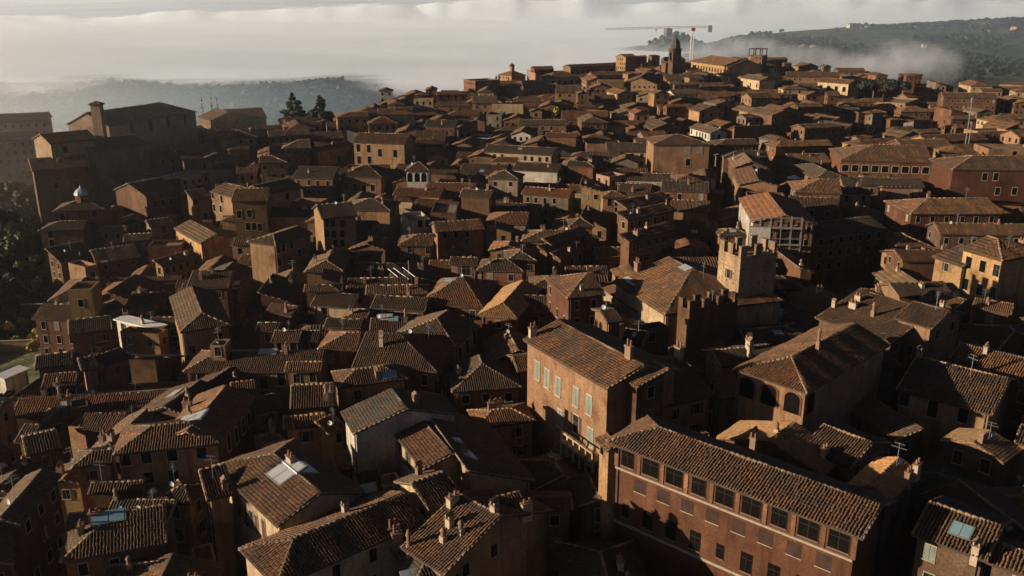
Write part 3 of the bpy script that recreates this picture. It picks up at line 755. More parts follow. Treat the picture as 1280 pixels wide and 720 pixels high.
def cells(h, grow=0.0):
    n1 = max(2, int((h.L + 2 * grow) / 0.9)); n2 = max(2, int((h.w + 2 * grow) / 0.9))
    a = np.linspace(-grow, h.L + grow, n1); b = np.linspace(-grow, h.w + grow, n2)
    X, Y = np.meshgrid(a, b)
    wx = h.A[0] + h.R[0, 0] * X + h.R[0, 1] * Y; wy = h.A[1] + h.R[1, 0] * X + h.R[1, 1] * Y
    return set(zip(np.floor(wx.ravel()).astype(int).tolist(), np.floor(wy.ravel()).astype(int).tolist()))
for h in HOUSES: OCC |= cells(h)

def hides(h):
    """share of this house's outline that would stand in front of a measured house"""
    V, _ = h.roof()
    pts = [h.W(p) for p in V]
    for fr in np.linspace(0, 1, 5):
        for gy in np.linspace(0, 1, 4):
            p = (h.L * fr, h.w * gy); pts.append(h.W((p[0], p[1], h.roof_z(*p))))
        for zz in (-1.5, -3.5):
            pts.append(h.W((h.L * fr, 0, zz))); pts.append(h.W((h.L * fr, h.w, zz)))
    bad = n = 0
    for p in pts:
        u, v, f = proj(p)
        for k_ in KEEP:
            if k_[0] < u < k_[2] and k_[1] < v < k_[3] and p[1] < k_[4]: return 1.0
        if 0 <= u < 1280 and 0 <= v < 720:
            n += 1
            if _dep[int(v / 5), int(u / 5)] < 1e8 and _dep[int(v / 5), int(u / 5)] > p[1] + 1.0: bad += 1
    return bad / n if n else 0

def in_town(x, y):
    u = float(colu(x, y))
    if y > np.interp(u, EU, ED) - 6: return False
    if u < -120 or u > 1420: return False
    # garden valley and the wooded slope on the left
    lim = np.interp(y, [60, 110, 125, 140, 165, 190, 230, 290, 340, 400, 430], [-200, -120, -60, 45, 60, 75, 88, 130, 205, 240, 240])
    if u < lim: return False
    # the dark street on the left
    a = np.interp(y, [120, 150, 180, 215, 260], [236, 226, 213, 200, 180])
    if 120 < y < 255 and a - 15 < u < a + 19: return False
    # dark gardens under the crown of pines at the right
    if y > 395 and u > 965 and random.random() < .86: return False
    return True

GEN = []
def generic(ntry, small=False):
    for _ in range(ntry):
        y = 70 + 620 * random.random() ** .62
        u = random.uniform(-100, 1400)
        x = (u - 640) / 1100 * y * 1.03
        if not in_town(x, y): continue
        dens = vnoise(np.float64(x / 130), np.float64(y / 130), 21)
        ang = math.radians((dens - .5) * 60 + random.gauss(0, 3)) + random.choice((0, 0, math.pi / 2, -math.pi / 2, math.pi))
        far = y > 330
        L = random.choice((random.uniform(8, 14), random.uniform(10, 23))) * (1.1 if far else 1); w = random.uniform(7, 11.5) * (1.1 if far else 1)
        t = random.choices(('g', 'ha', 'hb', 'h', 's', 'f'), (40, 15, 15, 10, 16, 4))[0]
        if small: L *= .62; w *= .62
        if t == 's': w *= .65
        k = random.uniform(.26, .40)
        base = float(terrain(x, y))
        hh = random.choice((8, 9.5, 10.5, 11.5, 13)) if y > 200 else random.choice((10, 11, 12, 12.5))
        if y > 220: hh += random.choice((0, 1, 3, 5)); L *= 1.12; w *= 1.08
        col = random.choices(('tan', 'orange', 'brick', 'brown', 'ochre', 'cream', 'pink', 'grey', 'red', 'white'), (22, 6, 11, 24, 5, 7, 4, 14, 3, 4))[0]
        ca, sa = math.cos(ang), math.sin(ang)
        A = (x - ca * L / 2 + sa * w / 2, y - sa * L / 2 - ca * w / 2, base + hh)
        hs = House(A, ang, L, w, k, t, col, random.choice((0, 0, 2, 2, 1)))
        cc = cells(hs)
        if len(cc & OCC) > (0.22 if small else 0.12) * len(cc): continue
        ok = False
        for dz in (0, -1.5, -3, -4.5, -6):
            if dz and hh + dz < 5: break
            hs = House((A[0], A[1], A[2] + dz), ang, L, w, k, t, col, hs.tile)
            if hides(hs) < .10: ok = True; break
        if not ok: continue
        OCC.update(cc); GEN.append(hs)
generic(14000)
generic(12000, True)
HOUSES += GEN
NGEN = len(GEN)

# what the photograph's camera sees of each house
BV, OWN, IDX, DEP = raster(HOUSES, 512, 288)
cnt = np.bincount(IDX[IDX >= 0].ravel(), minlength=len(HOUSES))
for i, h in enumerate(HOUSES): h.seen = int(cnt[i]); h.hand = i < NHAND
order = sorted(HOUSES, key=lambda h: (-(h.seen > 3) if h.hand else 0, -h.seen))
CHOSEN = [h for h in order if h.seen > 3][:300]
for h in HOUSES: h.single = False
for h in CHOSEN: h.single = True
REST = [h for h in HOUSES if not h.single]
print('hand', NHAND, 'generic', NGEN, 'single', len(CHOSEN), 'rest', len(REST), 'seen hand', sum(1 for h in HOUSES[:NHAND] if h.seen > 3))
for h in HOUSES[:NHAND]:
    if h.seen <= 8: print('  hardly seen:', h.seen, h.label)
# ------------------------------------------------------------------ shared small meshes
def frame_mesh(name, mats, sill=True):
    m = MB(); t = .07
    m.box(-.5 - t, -.07, -.5, -.5, .02, .5 + t); m.box(.5, -.07, -.5, .5 + t, .02, .5 + t); m.box(-.5, -.07, .5, .5, .02, .5 + t)
    m.box(-.5 - t * 1.6, -.16, -.5 - t, .5 + t * 1.6, .02, -.5, 0)
    return m.mesh(name, mats)
WIN_FRAME = frame_mesh('window_frame', [STONE])
WIN_FRAME_P = frame_mesh('window_frame_plain', [CHIMP])
FRAMED = plain('frame_dark_wood', (.04, .028, .020), 1.0, 0, 0.0)
def open_frame():
    m = MB()
    for x in (-.5, -.015, .47): m.box(x, -.06, -.5, x + .03, .0, .5)
    m.box(-.5, -.06, .2, .5, .0, .23)
    m.box(-.52, -.14, -.54, .52, .02, -.5, 1)
    return m.mesh('opening_frame', [FRAMED, CHIM])
OPENF = open_frame()
def pane_mesh(name, mat):
    m = MB(); m.box(-.5, -.025, -.5, .5, .02, .5); m.box(-.03, -.05, -.5, .03, -.025, .5, 1); m.box(-.5, -.05, .08, .5, -.025, .12, 1)
    return m.mesh(name, [mat, WOOD])
PANE = pane_mesh('pane_glass', GLASS)
def flat_pane(name, mat):
    m = MB(); m.box(-.5, -.025, -.5, .5, .02, .5); return m.mesh(name, [mat])
PANE_D = flat_pane('pane_dark', DARK); PANE_G = flat_pane('pane_glass_plain', GLASS)
def shutter_mesh(name, mat):
    m = MB(); m.box(-.23, -.06, -.5, .23, -.01, .5)
    for i in range(7):
        z = -.44 + i * .13
        m.poly([(-.21, -.062, z), (.21, -.062, z), (.21, -.085, z + .09), (-.21, -.085, z + .09)])
    return m.mesh(name, [mat])
SHUT = {'brown': shutter_mesh('shutter_brown', WOOD), 'green': shutter_mesh('shutter_green', GREEN), 'pale': shutter_mesh('shutter_pale', SHUTP)}
def far_window(name, fm, pm):
    m = MB(); m.box(-.5, -.03, -.5, .5, .02, .5, 1); t = .09
    m.box(-.5 - t, -.06, -.5, -.5, .02, .5 + t); m.box(.5, -.06, -.5, .5 + t, .02, .5 + t); m.box(-.5, -.06, .5, .5, .02, .5 + t); m.box(-.5 - t, -.12, -.5 - t, .5 + t, .02, -.5)
    return m.mesh(name, [fm, pm])
FWIN = far_window('small_window', STONE, DARK); FWIN_P = far_window('small_window_pale', STONE, SHUTP)
def arch_pts(n=8):
    return [(-.5, -.5), (.5, -.5)] + [(.5 * math.cos(math.pi * i / n), .2 + .3 * math.sin(math.pi * i / n)) for i in range(n + 1)]
def arch_mesh(name, fm, pm):
    m = MB(); P = arch_pts()
    m.prism([(x, .02, z) for x, z in P], [(x, -.03, z) for x, z in P], 1)
    o = [(x * 1.22, z + (.0 if z < 0 else .05)) for x, z in P]
    k = len(P)
    for i in range(1, k):
        j = (i + 1) % k
        if j == 0: a, b = i, 0
        else: a, b = i, j
        m.poly([(o[a][0], -.09, o[a][1]), (o[b][0], -.09, o[b][1]), (P[b][0], -.09, P[b][1]), (P[a][0], -.09, P[a][1])][::-1])
        m.poly([(o[a][0], -.09, o[a][1]), (o[b][0], -.09, o[b][1]), (o[b][0], .02, o[b][1]), (o[a][0], .02, o[a][1])])
        m.poly([(P[a][0], -.09, P[a][1]), (P[b][0], -.09, P[b][1]), (P[b][0], .02, P[b][1]), (P[a][0], .02, P[a][1])][::-1])
    return m.mesh(name, [fm, pm])
ARCH = arch_mesh('arched_opening', STONE, DARK); ARCH_W = arch_mesh('arched_opening_white', WHITE, DARK); ARCH_B = arch_mesh('arched_opening_brick', WALL_MAT['brick'], DARK)

def chimney_mesh(kind, mat):
    m = MB(); h = 1.0
    if kind == 0:   # square shaft, two tiles leaning together on top
        m.box(-.32, -.32, -.8, .32, .32, h - .25); m.box(-.4, -.4, h - .25, .4, .4, h - .15, 1)
        m.box(-.3, -.3, h - .15, -.18, .3, h + .08); m.box(.18, -.3, h - .15, .3, .3, h + .08)
        m.poly([(-.42, -.38, h + .08), (.0, -.38, h + .36), (.0, .38, h + .36), (-.42, .38, h + .08)], 1); m.poly([(.42, .38, h + .08), (0, .38, h + .36), (0, -.38, h + .36), (.42, -.38, h + .08)], 1)
        m.poly([(-.42, -.38, h + .08), (-.42, .38, h + .08), (0, .38, h + .30), (0, -.38, h + .30)], 1); m.poly([(.42, -.38, h + .08), (0, -.38, h + .30), (0, .38, h + .30), (.42, .38, h + .08)], 1)
    elif kind == 1:  # wide stack with two pots
        m.box(-.6, -.3, -.8, .6, .3, h - .2); m.box(-.68, -.38, h - .2, .68, .38, h - .08, 1)
        for x in (-.33, .33): m.cyl((x, 0), .15, .13, h - .08, h + .3, 8, 1)
    else:           # round clay pot on a square shaft
        m.box(-.28, -.28, -.8, .28, .28, h * .55); m.cyl((0, 0), .24, .2, h * .55, h, 10, 1); m.cyl((0, 0), .32, .12, h, h + .28, 10, 1)
    return m.mesh('chimney', [mat, TERRA])
CH = [chimney_mesh(k, mt) for k in range(3) for mt in (CHIM, CHIMP)]
def antenna_mesh():
    m = MB(); m.tube((0, 0, -.4), (0, 0, 2.6), .035, 5)
    for z, w in ((2.5, .55), (2.1, .8)):
        m.tube((-w, 0, z), (w, 0, z), .022, 4)
        for i in range(6):
            x = -w + 2 * w * i / 5; m.tube((x, -.32, z), (x, .32, z), .014, 3)
    return m.mesh('antenna', [METAL])
ANT = antenna_mesh()
def dish_mesh():
    m = MB(); m.tube((0, 0, -.3), (0, 0, .7), .03, 5); n = 10
    c = Vector((0, -.12, .7)); prev = None
    for r, dpt in ((.02, 0), (.22, -.03), (.38, -.11)):
        ring = [(c.x + r * math.cos(6.283 * i / n), c.y + dpt, c.z + r * math.sin(6.283 * i / n)) for i in range(n)]
        if prev:
            for i in range(n): m.poly([prev[i], prev[(i + 1) % n], ring[(i + 1) % n], ring[i]])
        prev = ring
    return m.mesh('satellite_dish', [PALE])
DISH = dish_mesh()
def skylight_mesh(name, glass):
    m = MB(); m.box(-.5, -.5, -.1, .5, .5, .14, 0); m.box(-.44, -.44, .14, -.02, .44, .16, 1); m.box(.02, -.44, .14, .44, .44, .16, 1)
    return m.mesh(name, [METAL, glass])
SKM = {'w': skylight_mesh('skylight_pale', SKYL), 'b': skylight_mesh('skylight_blue', SKYB)}
def merlon_mesh(w, h, mat):
    m = MB(); m.box(-w / 2, -.3, -.25, w / 2, .3, h - .14); m.box(-w / 2 - .06, -.36, h - .14, w / 2 + .06, .36, h)
    return m.mesh('merlon', [mat])

# ------------------------------------------------------------------ roof tiles as geometry
def tile_rows(h, pitch, tlen, segs=3, rng=RNG, jit=1.0):
    """half-round cover tiles laid in rows from ridge to eave on every slope; returns (verts, quads)"""
    VV, QQ = [], []; base = 0
    for (O, e, inn, L, run, k, kl, kr) in h.slopes():
        n = max(2, int(round((L - .1) / pitch)))
        a = (np.arange(n) + .5) * (L / n)
        lim = np.full(n, run)
        if kl > 0: lim = np.minimum(lim, a / kl)
        if kr > 0: lim = np.minimum(lim, (L - a) / kr)
        sc = math.sqrt(1 + k * k)
        tl = tlen / sc
        Aa, S0, S1 = [], [], []
        for ai, li in zip(a, lim):
            if li < .25: continue
            m = max(1, int(math.ceil(li / tl)))
            s = -.06 + np.arange(m) * (li + .06) / m
            Aa.append(np.full(m, ai)); S0.append(s); S1.append(s + (li + .06) / m * 1.08)
        if not Aa: continue
        Aa, S0, S1 = np.concatenate(Aa), np.concatenate(S0), np.concatenate(S1)
        N = len(Aa)
        r = pitch * .33; hg = pitch * (.38 if pitch < .4 else .30)
        prof = np.array([(-1, -.12), (-.62, .78), (.0, 1.0), (.62, .78), (1, -.12)]) if segs == 4 else np.array([(-1, -.12), (-.55, .9), (.55, .9), (1, -.12)])
        P = len(prof)
        da = rng.normal(0, .022 * jit, N) ; da2 = da + rng.normal(0, .02 * jit, N); lift = np.abs(rng.normal(0, .018 * jit, N)); ws = 1 + rng.normal(0, .06, N)
        wave = .045 * np.sin(Aa * 1.3 + h.L) + .045 * np.sin(Aa * .53 + S0 * .8) + .05
        wave = wave + min(.22, L * .013) * (1 - np.sin(np.clip(Aa / L, 0, 1) * math.pi)) * np.clip(S0 / run, 0, 1)
        co = np.zeros((N, 2, P, 3))
        ex, ey = e; ix, iy = inn
        nx, ny, nz = -k * ix / sc, -k * iy / sc, 1 / sc
        for q, (ss, dd, f, lf) in enumerate(((S0, da, 1.05, .022), (S1, da2, .90, .0))):
            xa = (Aa + dd)[:, None] + prof[None, :, 0] * r * f * ws[:, None]
            hn = prof[None, :, 1] * hg * f + (lf + lift * (1 - q) + wave)[:, None] + .02
            st = np.repeat(ss[:, None], P, 1)
            co[:, q, :, 0] = O[0] + ex * xa + ix * st + nx * hn
            co[:, q, :, 1] = O[1] + ey * xa + iy * st + ny * hn
            co[:, q, :, 2] = O[2] + k * st + nz * hn
        idx = base + np.arange(N)[:, None] * (2 * P)
        for i in range(P - 1):
            QQ.append(np.stack([idx[:, 0] + i, idx[:, 0] + i + 1, idx[:, 0] + P + i + 1, idx[:, 0] + P + i], 1)[:, ::-1])
        if P == 4: QQ.append(np.stack([idx[:, 0], idx[:, 0] + 1, idx[:, 0] + 2, idx[:, 0] + 3], 1))
        else: QQ.append(np.stack([idx[:, 0], idx[:, 0] + 1, idx[:, 0] + 3, idx[:, 0] + 4], 1)); QQ.append(np.stack([idx[:, 0] + 1, idx[:, 0] + 2, idx[:, 0] + 3, idx[:, 0] + 3], 1)[:0])
        VV.append(co.reshape(-1, 3)); base += N * 2 * P
    if not VV: return None
    return np.concatenate(VV), np.concatenate([q for q in QQ if len(q)])

def ridge_rows(h, pitch, tlen, rng=RNG):
    """mortared cap tiles along ridges, hips and gable verges"""
    VV, QQ = [], []; base = 0
    lines = []
    if h.t in ('g', 'h', 'ha', 'hb'):
        V, _ = h.roof()
        lines.append((V[4], V[5]))
        if h.hA: lines += [(V[0], V[4]), (V[3], V[4])]
        if h.hB: lines += [(V[1], V[5]), (V[2], V[5])]
    lines = [(p, q, .2 if pitch < .5 else .24) for p, q in lines]
    V, _ = h.roof()
    if h.t == 's': lines += [(V[0], V[3], .12), (V[1], V[2], .12), (V[3], V[2], .14)]
    elif h.t != 'f':
        if not h.hA: lines += [(V[0], V[4], .12), (V[3], V[4], .12)]
        if not h.hB: lines += [(V[1], V[5], .12), (V[2], V[5], .12)]
    for p, q, rr in lines:
        p, q = np.array(p, float), np.array(q, float); Ln = np.linalg.norm(q - p)
        if Ln < .4: continue
        d = (q - p) / Ln; sd = np.array((-d[1], d[0], 0)); sd /= max(1e-6, np.linalg.norm(sd)); up = np.cross(d, sd); up = up if up[2] > 0 else -up
        m = max(1, int(Ln / max(.55, tlen * .8)))
        s0 = np.arange(m) * Ln / m; s1 = s0 + Ln / m * 1.1
        prof = np.array([(-1, -.25), (-.6, .75), (.6, .75), (1, -.25)])
        co = np.zeros((m, 2, 4, 3)); jl = rng.normal(0, .02, m)
        for z, (ss, f) in enumerate(((s0, 1.12), (s1, .88))):
            c = p[None] + d[None] * ss[:, None] + up[None] * (.06 + jl[:, None])
            co[:, z] = c[:, None, :] + sd[None, None] * (prof[:, 0] * rr * f)[None, :, None] + up[None, None] * (prof[:, 1] * rr * f)[None, :, None]
        idx = base + np.arange(m) * 8
        for i in range(3): QQ.append(np.stack([idx + i, idx + i + 1, idx + 4 + i + 1, idx + 4 + i], 1)[:, ::-1])
        QQ.append(np.stack([idx, idx + 1, idx + 2, idx + 3], 1)); QQ.append(np.stack([idx + 7, idx + 6, idx + 5, idx + 4], 1))
        VV.append(co.reshape(-1, 3)); base += m * 8
    if not VV: return None
    return np.concatenate(VV), np.concatenate(QQ)

def roof_slab(h, mat, thick=.2):
    V, Fc = h.roof(); n = len(V)
    m = MB(); m.v = [tuple(p) for p in V] + [(p[0], p[1], p[2] - thick) for p in V]
    edges = {}
    for f in Fc:
        m.f.append(tuple(f)); m.m.append(0); m.f.append(tuple(i + n for i in reversed(f))); m.m.append(0)
        for a, b in zip(f, f[1:] + f[:1]): edges[(a, b)] = 1
    for a, b in edges:
        if (b, a) not in edges: m.f.append((a, a + n, b + n, b)); m.m.append(0)
    if h.t == 'f':   # the floor of a terrace sits inside the parapet
        m = MB(); m.box(.2, .2, -1.15, h.L - .2, h.w - .2, -.85)
    return m.mesh('roof', [mat])

def wall_mesh(h):
    m = MB()
    for P in h.walls(): m.poly(P)
    me = m.mesh('wall', [WALL_MAT[h.col]])
    return me

# ------------------------------------------------------------------ windows
CAM = np.array((0, 0, CZ))
def seen_from_cam(P, tol=.8):
    d = Vector(P - CAM); L = d.length
    r = BV.ray_cast(Vector(CAM), d.normalized())
    return r[2] is None or r[3] > L - tol

def wall_point(h, fr, x, z):
    return np.array((fr[1][0] + fr[2][0] * x, fr[1][1] + fr[2][1] * x, z))

WRS = random.Random(3)
def add_window(root, h, fr, x, z, w, hh, style):
    zc = -h.zb
    p = wall_point(h, fr, x, z)
    rz = math.atan2(fr[3][1], fr[3][0]) + math.pi / 2
    loc = (p[0], p[1], p[2] + zc)
    sc = (w, 1, hh)
    if style in ('arch', 'archw', 'archb', 'loggia'):
        o = link('arched_window' if style != 'loggia' else 'loggia_opening', {'arch': ARCH, 'archw': ARCH_W, 'archb': ARCH_B, 'loggia': ARCH_B}[style], root, loc, rz, sc)
        return o
    if style == 'open':
        o = link('glazed_opening', OPENF, root, loc, rz, sc)
        link('pane', PANE_D, o); return o
    if h.d > 210:
        return link('window', FWIN_P if style == 'pale' else FWIN, root, loc, rz, sc)
    o = link('window', WIN_FRAME if h.col not in ('orange', 'brick', 'red') else WIN_FRAME_P, root, loc, rz, sc)
    if style in ('pale', 'greenclosed'):
        link('pane', PANE_D, o)
        for s in (-1, 1): link('shutter', SHUT['pale' if style == 'pale' else 'green'], o, (s * .25, 0, 0))
    else:
        link('pane', PANE_D if style == 'dark' else PANE, o)
        if style in ('brown', 'green'):
            for s in (-1, 1):
                if WRS.random() < .14: continue
                link('shutter', SHUT[style], o, (s * .78, 0, 0) if WRS.random() < .8 else (s * .26, 0, 0))
    return o

def plan_windows(h):
    """(frame, x, z, w, h, style) for every window of a house that the camera can see"""
    out = []; o = h.o
    frames = h.wall_frames()
    ww = o.get('ww'); st = o.get('wst')
    def hit(u, v, sides='nlr'):
        d = h.R.T @ ray(u, v); c = h.inv(CAM); best = None
        for fr in frames:
            if fr[0] not in sides: continue
            n = np.array((fr[3][0], fr[3][1], 0))
            den = float(np.dot(n, d))
            if den >= -1e-4: continue
            t = float(np.dot(n, np.array((fr[1][0], fr[1][1], 0)) - c)) / den
            P = c + d * t
            x = (P[0] - fr[1][0]) * fr[2][0] + (P[1] - fr[1][1]) * fr[2][1]
            over = max(0, .4 - x, x - fr[4] + .4) + max(0, P[2] + .6)
            if best is None or over < best[0]: best = (over, fr, min(max(x, .7), fr[4] - .7), min(P[2], -1.0))
        return best
    pxm = h.d * 1.05 / FPX
    if o.get('arch'):
        for u, v in o['arch']:
            b = hit(u, v)
            if b and b[0] < 3: out.append((b[1], b[2], min(b[3], -1.5), max(1.1, 6.5 * pxm), max(2.2, 14 * pxm) if h.name != 'house' else max(2.2, 11 * pxm), 'archw' if h.col == 'white' else ('archb' if h.col == 'orange' else 'arch')))
    if o.get('loggia'):
        fr = frames[1]; n = 3
        for i in range(n):
            out.append((fr, fr[4] * (i + .5) / n, -2.1, fr[4] / n * .66, 2.9, 'loggia'))
        fr = frames[0]
        out.append((fr, 1.6, -2.1, 1.8, 2.9, 'loggia'))
    if o.get('win'):
        w, hh = ww if ww else (min(1.5, max(1.0, 5.2 * pxm)), min(2.3, max(1.5, 8.5 * pxm)))
        wl = o['win'] if isinstance(o['win'], (list, tuple)) else [o['win']]
        for u, v in wl:
            b = hit(u, v, o.get('wside', 'nlr'))
            if b and b[0] < 2.5: out.append((b[1], b[2], b[3], w, hh, st if st and WRS.random() < .8 else WRS.choice(('glass', 'dark', 'brown', 'glass'))))
    if o.get('facade'):
        fr = frames[0]; n = 9; bay = fr[4] / n
        for i in range(n):
            out.append((fr, bay * (i + .5), -1.75, bay * (.70 if i % 3 else .56), 1.95, 'open'))
            if 0 < i: out.append((fr, bay * (i + .1), -4.6, 1.55, 1.6, 'blind'))
            out.append((fr, bay * (i + .5), -8.4, bay * (.44 if i % 4 else .3), 2.3 if i % 4 else 1.7, 'open'))
    if o.get('row'):
        fr = frames[0]; n = max(3, int(fr[4] / (3.2 if o['row'] == 1 else 4.6))); bay = fr[4] / n
        for i in range(n):
            out.append((fr, bay * (i + .5), -2.6 if o['row'] == 1 else -3.6, bay * (.66 if o['row'] == 1 else .4), 2.2 if o['row'] == 1 else 3.0, 'dark'))
            if o['row'] == 1 and i % 2: out.append((fr, bay * (i + .5), -6.6, 1.2, 1.8, 'dark'))
    if not out and not o.get('nowin') and h.name not in ('crenellated_wall', 'bell_tower', 'church', 'basilica', 'chapel'):
        rs = random.Random(int(h.A[0] * 91 + h.A[1] * 37))
        style = rs.choices(('dark', 'glass', 'brown', 'green', 'pale'), (30, 25, 22, 10, 8))[0]
        w = rs.uniform(.85, 1.15); hh = rs.uniform(1.25, 1.8); sp = rs.uniform(2.4, 3.6)
        for fr in frames[:3]:
            mid = h.W(wall_point(h, fr, fr[4] / 2, -2))
            n3 = h.R @ np.array((fr[3][0], fr[3][1], 0))
            if np.dot(n3, CAM - mid) < 0 or fr[4] < 2.4: continue
            n = max(1, int(fr[4] / sp)); bay = fr[4] / n
            for rw in range(3):
                z = -1.55 - 3.1 * rw - (0.3 if h.t == 'f' else 0)
                if z - hh / 2 < h.zb + 2.4: break
                for i in range(n):
                    if rs.random() < .12: continue
                    out.append((fr, bay * (i + .5) + rs.uniform(-.2, .2), z + rs.uniform(-.12, .12), w, hh, style if rs.random() < .7 else rs.choice(('dark', 'glass', 'brown', 'pale'))))
    if o.get('win') and not out: print('   no window placed:', h.label)
    res = []
    for wdw in out:
        P = h.W(wall_point(h, wdw[0], wdw[1], wdw[2]) + np.array((wdw[0][3][0], wdw[0][3][1], 0)) * .1)
        u, v, f = proj(P)
        if not (-30 < u < 1310 and -30 < v < 760): continue
        if seen_from_cam(P, 1.2): res.append(wdw)
    if h.hand and o.get('win') and len(res) < len(out): print('   windows hidden: %d of %d' % (len(out) - len(res), len(out)), h.label, o['win'][:2])
    return res

BLIND = None
def roof_hit(h, u, v):
    """where the pixel's ray meets the roof (local)"""
    d = h.R.T @ ray(u, v); c = h.inv(CAM); best = None
    if h.t == 'f':
        t = (-.85 - c[2]) / d[2]; P = c + d * t
        return np.array((min(max(P[0], .6), h.L - .6), min(max(P[1], .6), h.w - .6), -.85)), (0, 1), 0.0
    for (O, e, inn, L, run, k, kl, kr) in h.slopes():
        N = np.array((-k * inn[0], -k * inn[1], 1.0))
        t = float(np.dot(N, np.array(O) - c) / np.dot(N, d))
        P = c + d * t
        a = (P[0] - O[0]) * e[0] + (P[1] - O[1]) * e[1]; s = (P[0] - O[0]) * inn[0] + (P[1] - O[1]) * inn[1]
        over = max(0, -a, a - L) + max(0, -s, s - run) + (0.3 if np.dot(N, d) > 0 else 0)
        if best is None or over < best[0]: best = (over, P, inn, k)
    P = best[1].copy(); P[0] = min(max(P[0], .4), h.L - .4); P[1] = min(max(P[1], .3), h.w - .3)
    P[2] = h.roof_z(P[0], P[1])
    return P, best[2], best[3]

# ------------------------------------------------------------------ one house with its parts
GROUP = 'closely packed houses of the old town'
def build_house(h):
    root = thing(h.name, h.label, h.cat, (h.A[0], h.A[1], h.A[2] + h.zb), h.ang, GROUP if h.cat == 'house' else None)
    zc = -h.zb
    link('wall', wall_mesh(h), root, (0, 0, zc))
    roof = link('terrace' if h.t == 'f' else 'roof', roof_slab(h, TERRACE if h.t == 'f' else (WHITE if h.o.get('white') else ROOF_BASE[h.tile])), root, (0, 0, zc))
    if not h.o.get('white'):
        if h.d < 185: tr = tile_rows(h, .33, .42 if h.d < 130 else .6)
        elif h.d < 330: tr = tile_rows(h, .36, 1.3)
        else: tr = tile_rows(h, .45, 2.6)
        if tr: link('roof_tiles', mesh_np('roof_tiles', tr[0], tr[1], [TILES[h.tile]]), roof, (0, 0, 0), kind='stuff')
        rd = ridge_rows(h, .34 if h.d < 185 else .6, .8 if h.d < 150 else 1.5)
        if rd: link('ridge_tiles', mesh_np('ridge_tiles', rd[0], rd[1], [TILES_RIDGE if h.tile != 3 else TILES[3]]), roof, (0, 0, 0), kind='stuff')
    rs = random.Random(int(h.A[0] * 53 + h.A[1] * 17))
    # windows
    for (fr, x, z, w, hh, st) in plan_windows(h):
        if st == 'blind':
            p = wall_point(h, fr, x, z); rz = math.atan2(fr[3][1], fr[3][0]) + math.pi / 2
            link('blind_window', BLINDW, root, (p[0], p[1], p[2] + zc), rz, (w, 1, hh))
        else: add_window(root, h, fr, x, z, w, hh, st)
    # chimneys, skylights
    h.nch = 0; h.nsky = 0
    cl = list(h.o.get('ch', []))
    for c in cl:
        P, inn, k = roof_hit(h, c[0], c[1]); hh = c[2] if len(c) > 2 else 1.3
        q = h.o.get('chk', rs.randrange(6)); s = rs.uniform(.85, 1.15)
        link('chimney', CH[q], roof, (P[0], P[1], P[2]), rs.choice((0, math.pi / 2)), (s, s, hh)); h.nch += 1
    if not cl and h.t != 'f' and h.name in ('house', 'church_aisle', 'villa') and h.d < 420:
        for _ in range((rs.choice((0, 0, 1)) if h.hand else rs.choice((0, 1, 1, 2))) if h.L * h.w > 45 else rs.choice((0, 0, 0, 1))):
            x, y = rs.uniform(.15, .85) * h.L, rs.uniform(.12, .88) * h.w
            link('chimney', CH[rs.randrange(6)], roof, (x, y, h.roof_z(x, y)), rs.choice((0, math.pi / 2)), (1, 1, rs.uniform(.9, 1.6))); h.nch += 1
    for (uv, sw, sh, kind) in h.o.get('sky', []):
        P, inn, k = roof_hit(h, *uv)
        o = link('skylight', SKM[kind], roof, (P[0], P[1], P[2] + .16), 0, (sw, sh, 1))
        o.rotation_mode = 'ZYX'
        o.rotation_euler = (math.atan(k), 0, math.atan2(inn[1], inn[0]) - math.pi / 2)
        o.rotation_mode = 'XYZ'; o.rotation_euler = (math.atan(k), 0, math.atan2(inn[1], inn[0]) - math.pi / 2); h.nsky += 1
    if not h.hand and h.d < 330 and h.t != 'f' and rs.random() < .16:
        x, y = .5 * h.L, .3 * h.w
        sl_ = h.slopes()[0]
        o = link('skylight', SKM[rs.choice('wwb')], roof, (x, y, h.roof_z(x, y) + .16), 0, (1.6, 1.3, 1)); o.rotation_euler = (math.atan(h.k), 0, 0); h.nsky += 1
    if rs.random() < .3 and 90 < h.d < 300:
        x, y = rs.uniform(.2, .8) * h.L, h.w * rs.uniform(.4, .6)
        link('antenna', ANT, roof, (x, y, h.roof_z(x, y)), rs.uniform(0, 3), (1, 1, rs.uniform(.8, 1.3)))
        if rs.random() < .5: link('satellite_dish', DISH, roof, (x * .7, y, h.roof_z(x * .7, y)), h.o.get('dish', -h.ang + rs.uniform(-.5, .5)))
    if h.d < 210 and h.t != 'f' and h.seen > 30:
        for fr in h.wall_frames()[:3]:
            n3 = h.R @ np.array((fr[3][0], fr[3][1], 0))
            if np.dot(n3, CAM - h.ctr) < 0 or fr[4] < 3 or rs.random() < .35: continue
            x = .35 if rs.random() < .5 else fr[4] - .35
            m = MB(); q = wall_point(h, fr, x, 0); ox, oy = fr[3][0] * .1, fr[3][1] * .1
            m.tube((q[0] + ox, q[1] + oy, zc - .15), (q[0] + ox, q[1] + oy, .3), .075, 5)
            link('drainpipe', m.mesh('drainpipe', [RUST]), root)
    if h.o.get('merlon'):
        mw, mg, mh = h.o['merlon']; mm = merlon_mesh(mw, mh, WALL_MAT[h.col])
        for fr in h.wall_frames():
            n = max(2, int(round(fr[4] / (mw + mg)))); stp = (fr[4] - mw) / (n - 1) if n > 1 else 0
            for i in range(n):
                if i == n - 1: continue        # the corner merlon belongs to the next side
                x = mw / 2 + i * stp
                p = (fr[1][0] + fr[2][0] * x - fr[3][0] * .33, fr[1][1] + fr[2][1] * x - fr[3][1] * .33)
                link('merlon', mm, root, (p[0], p[1], zc), math.atan2(fr[2][1], fr[2][0]))
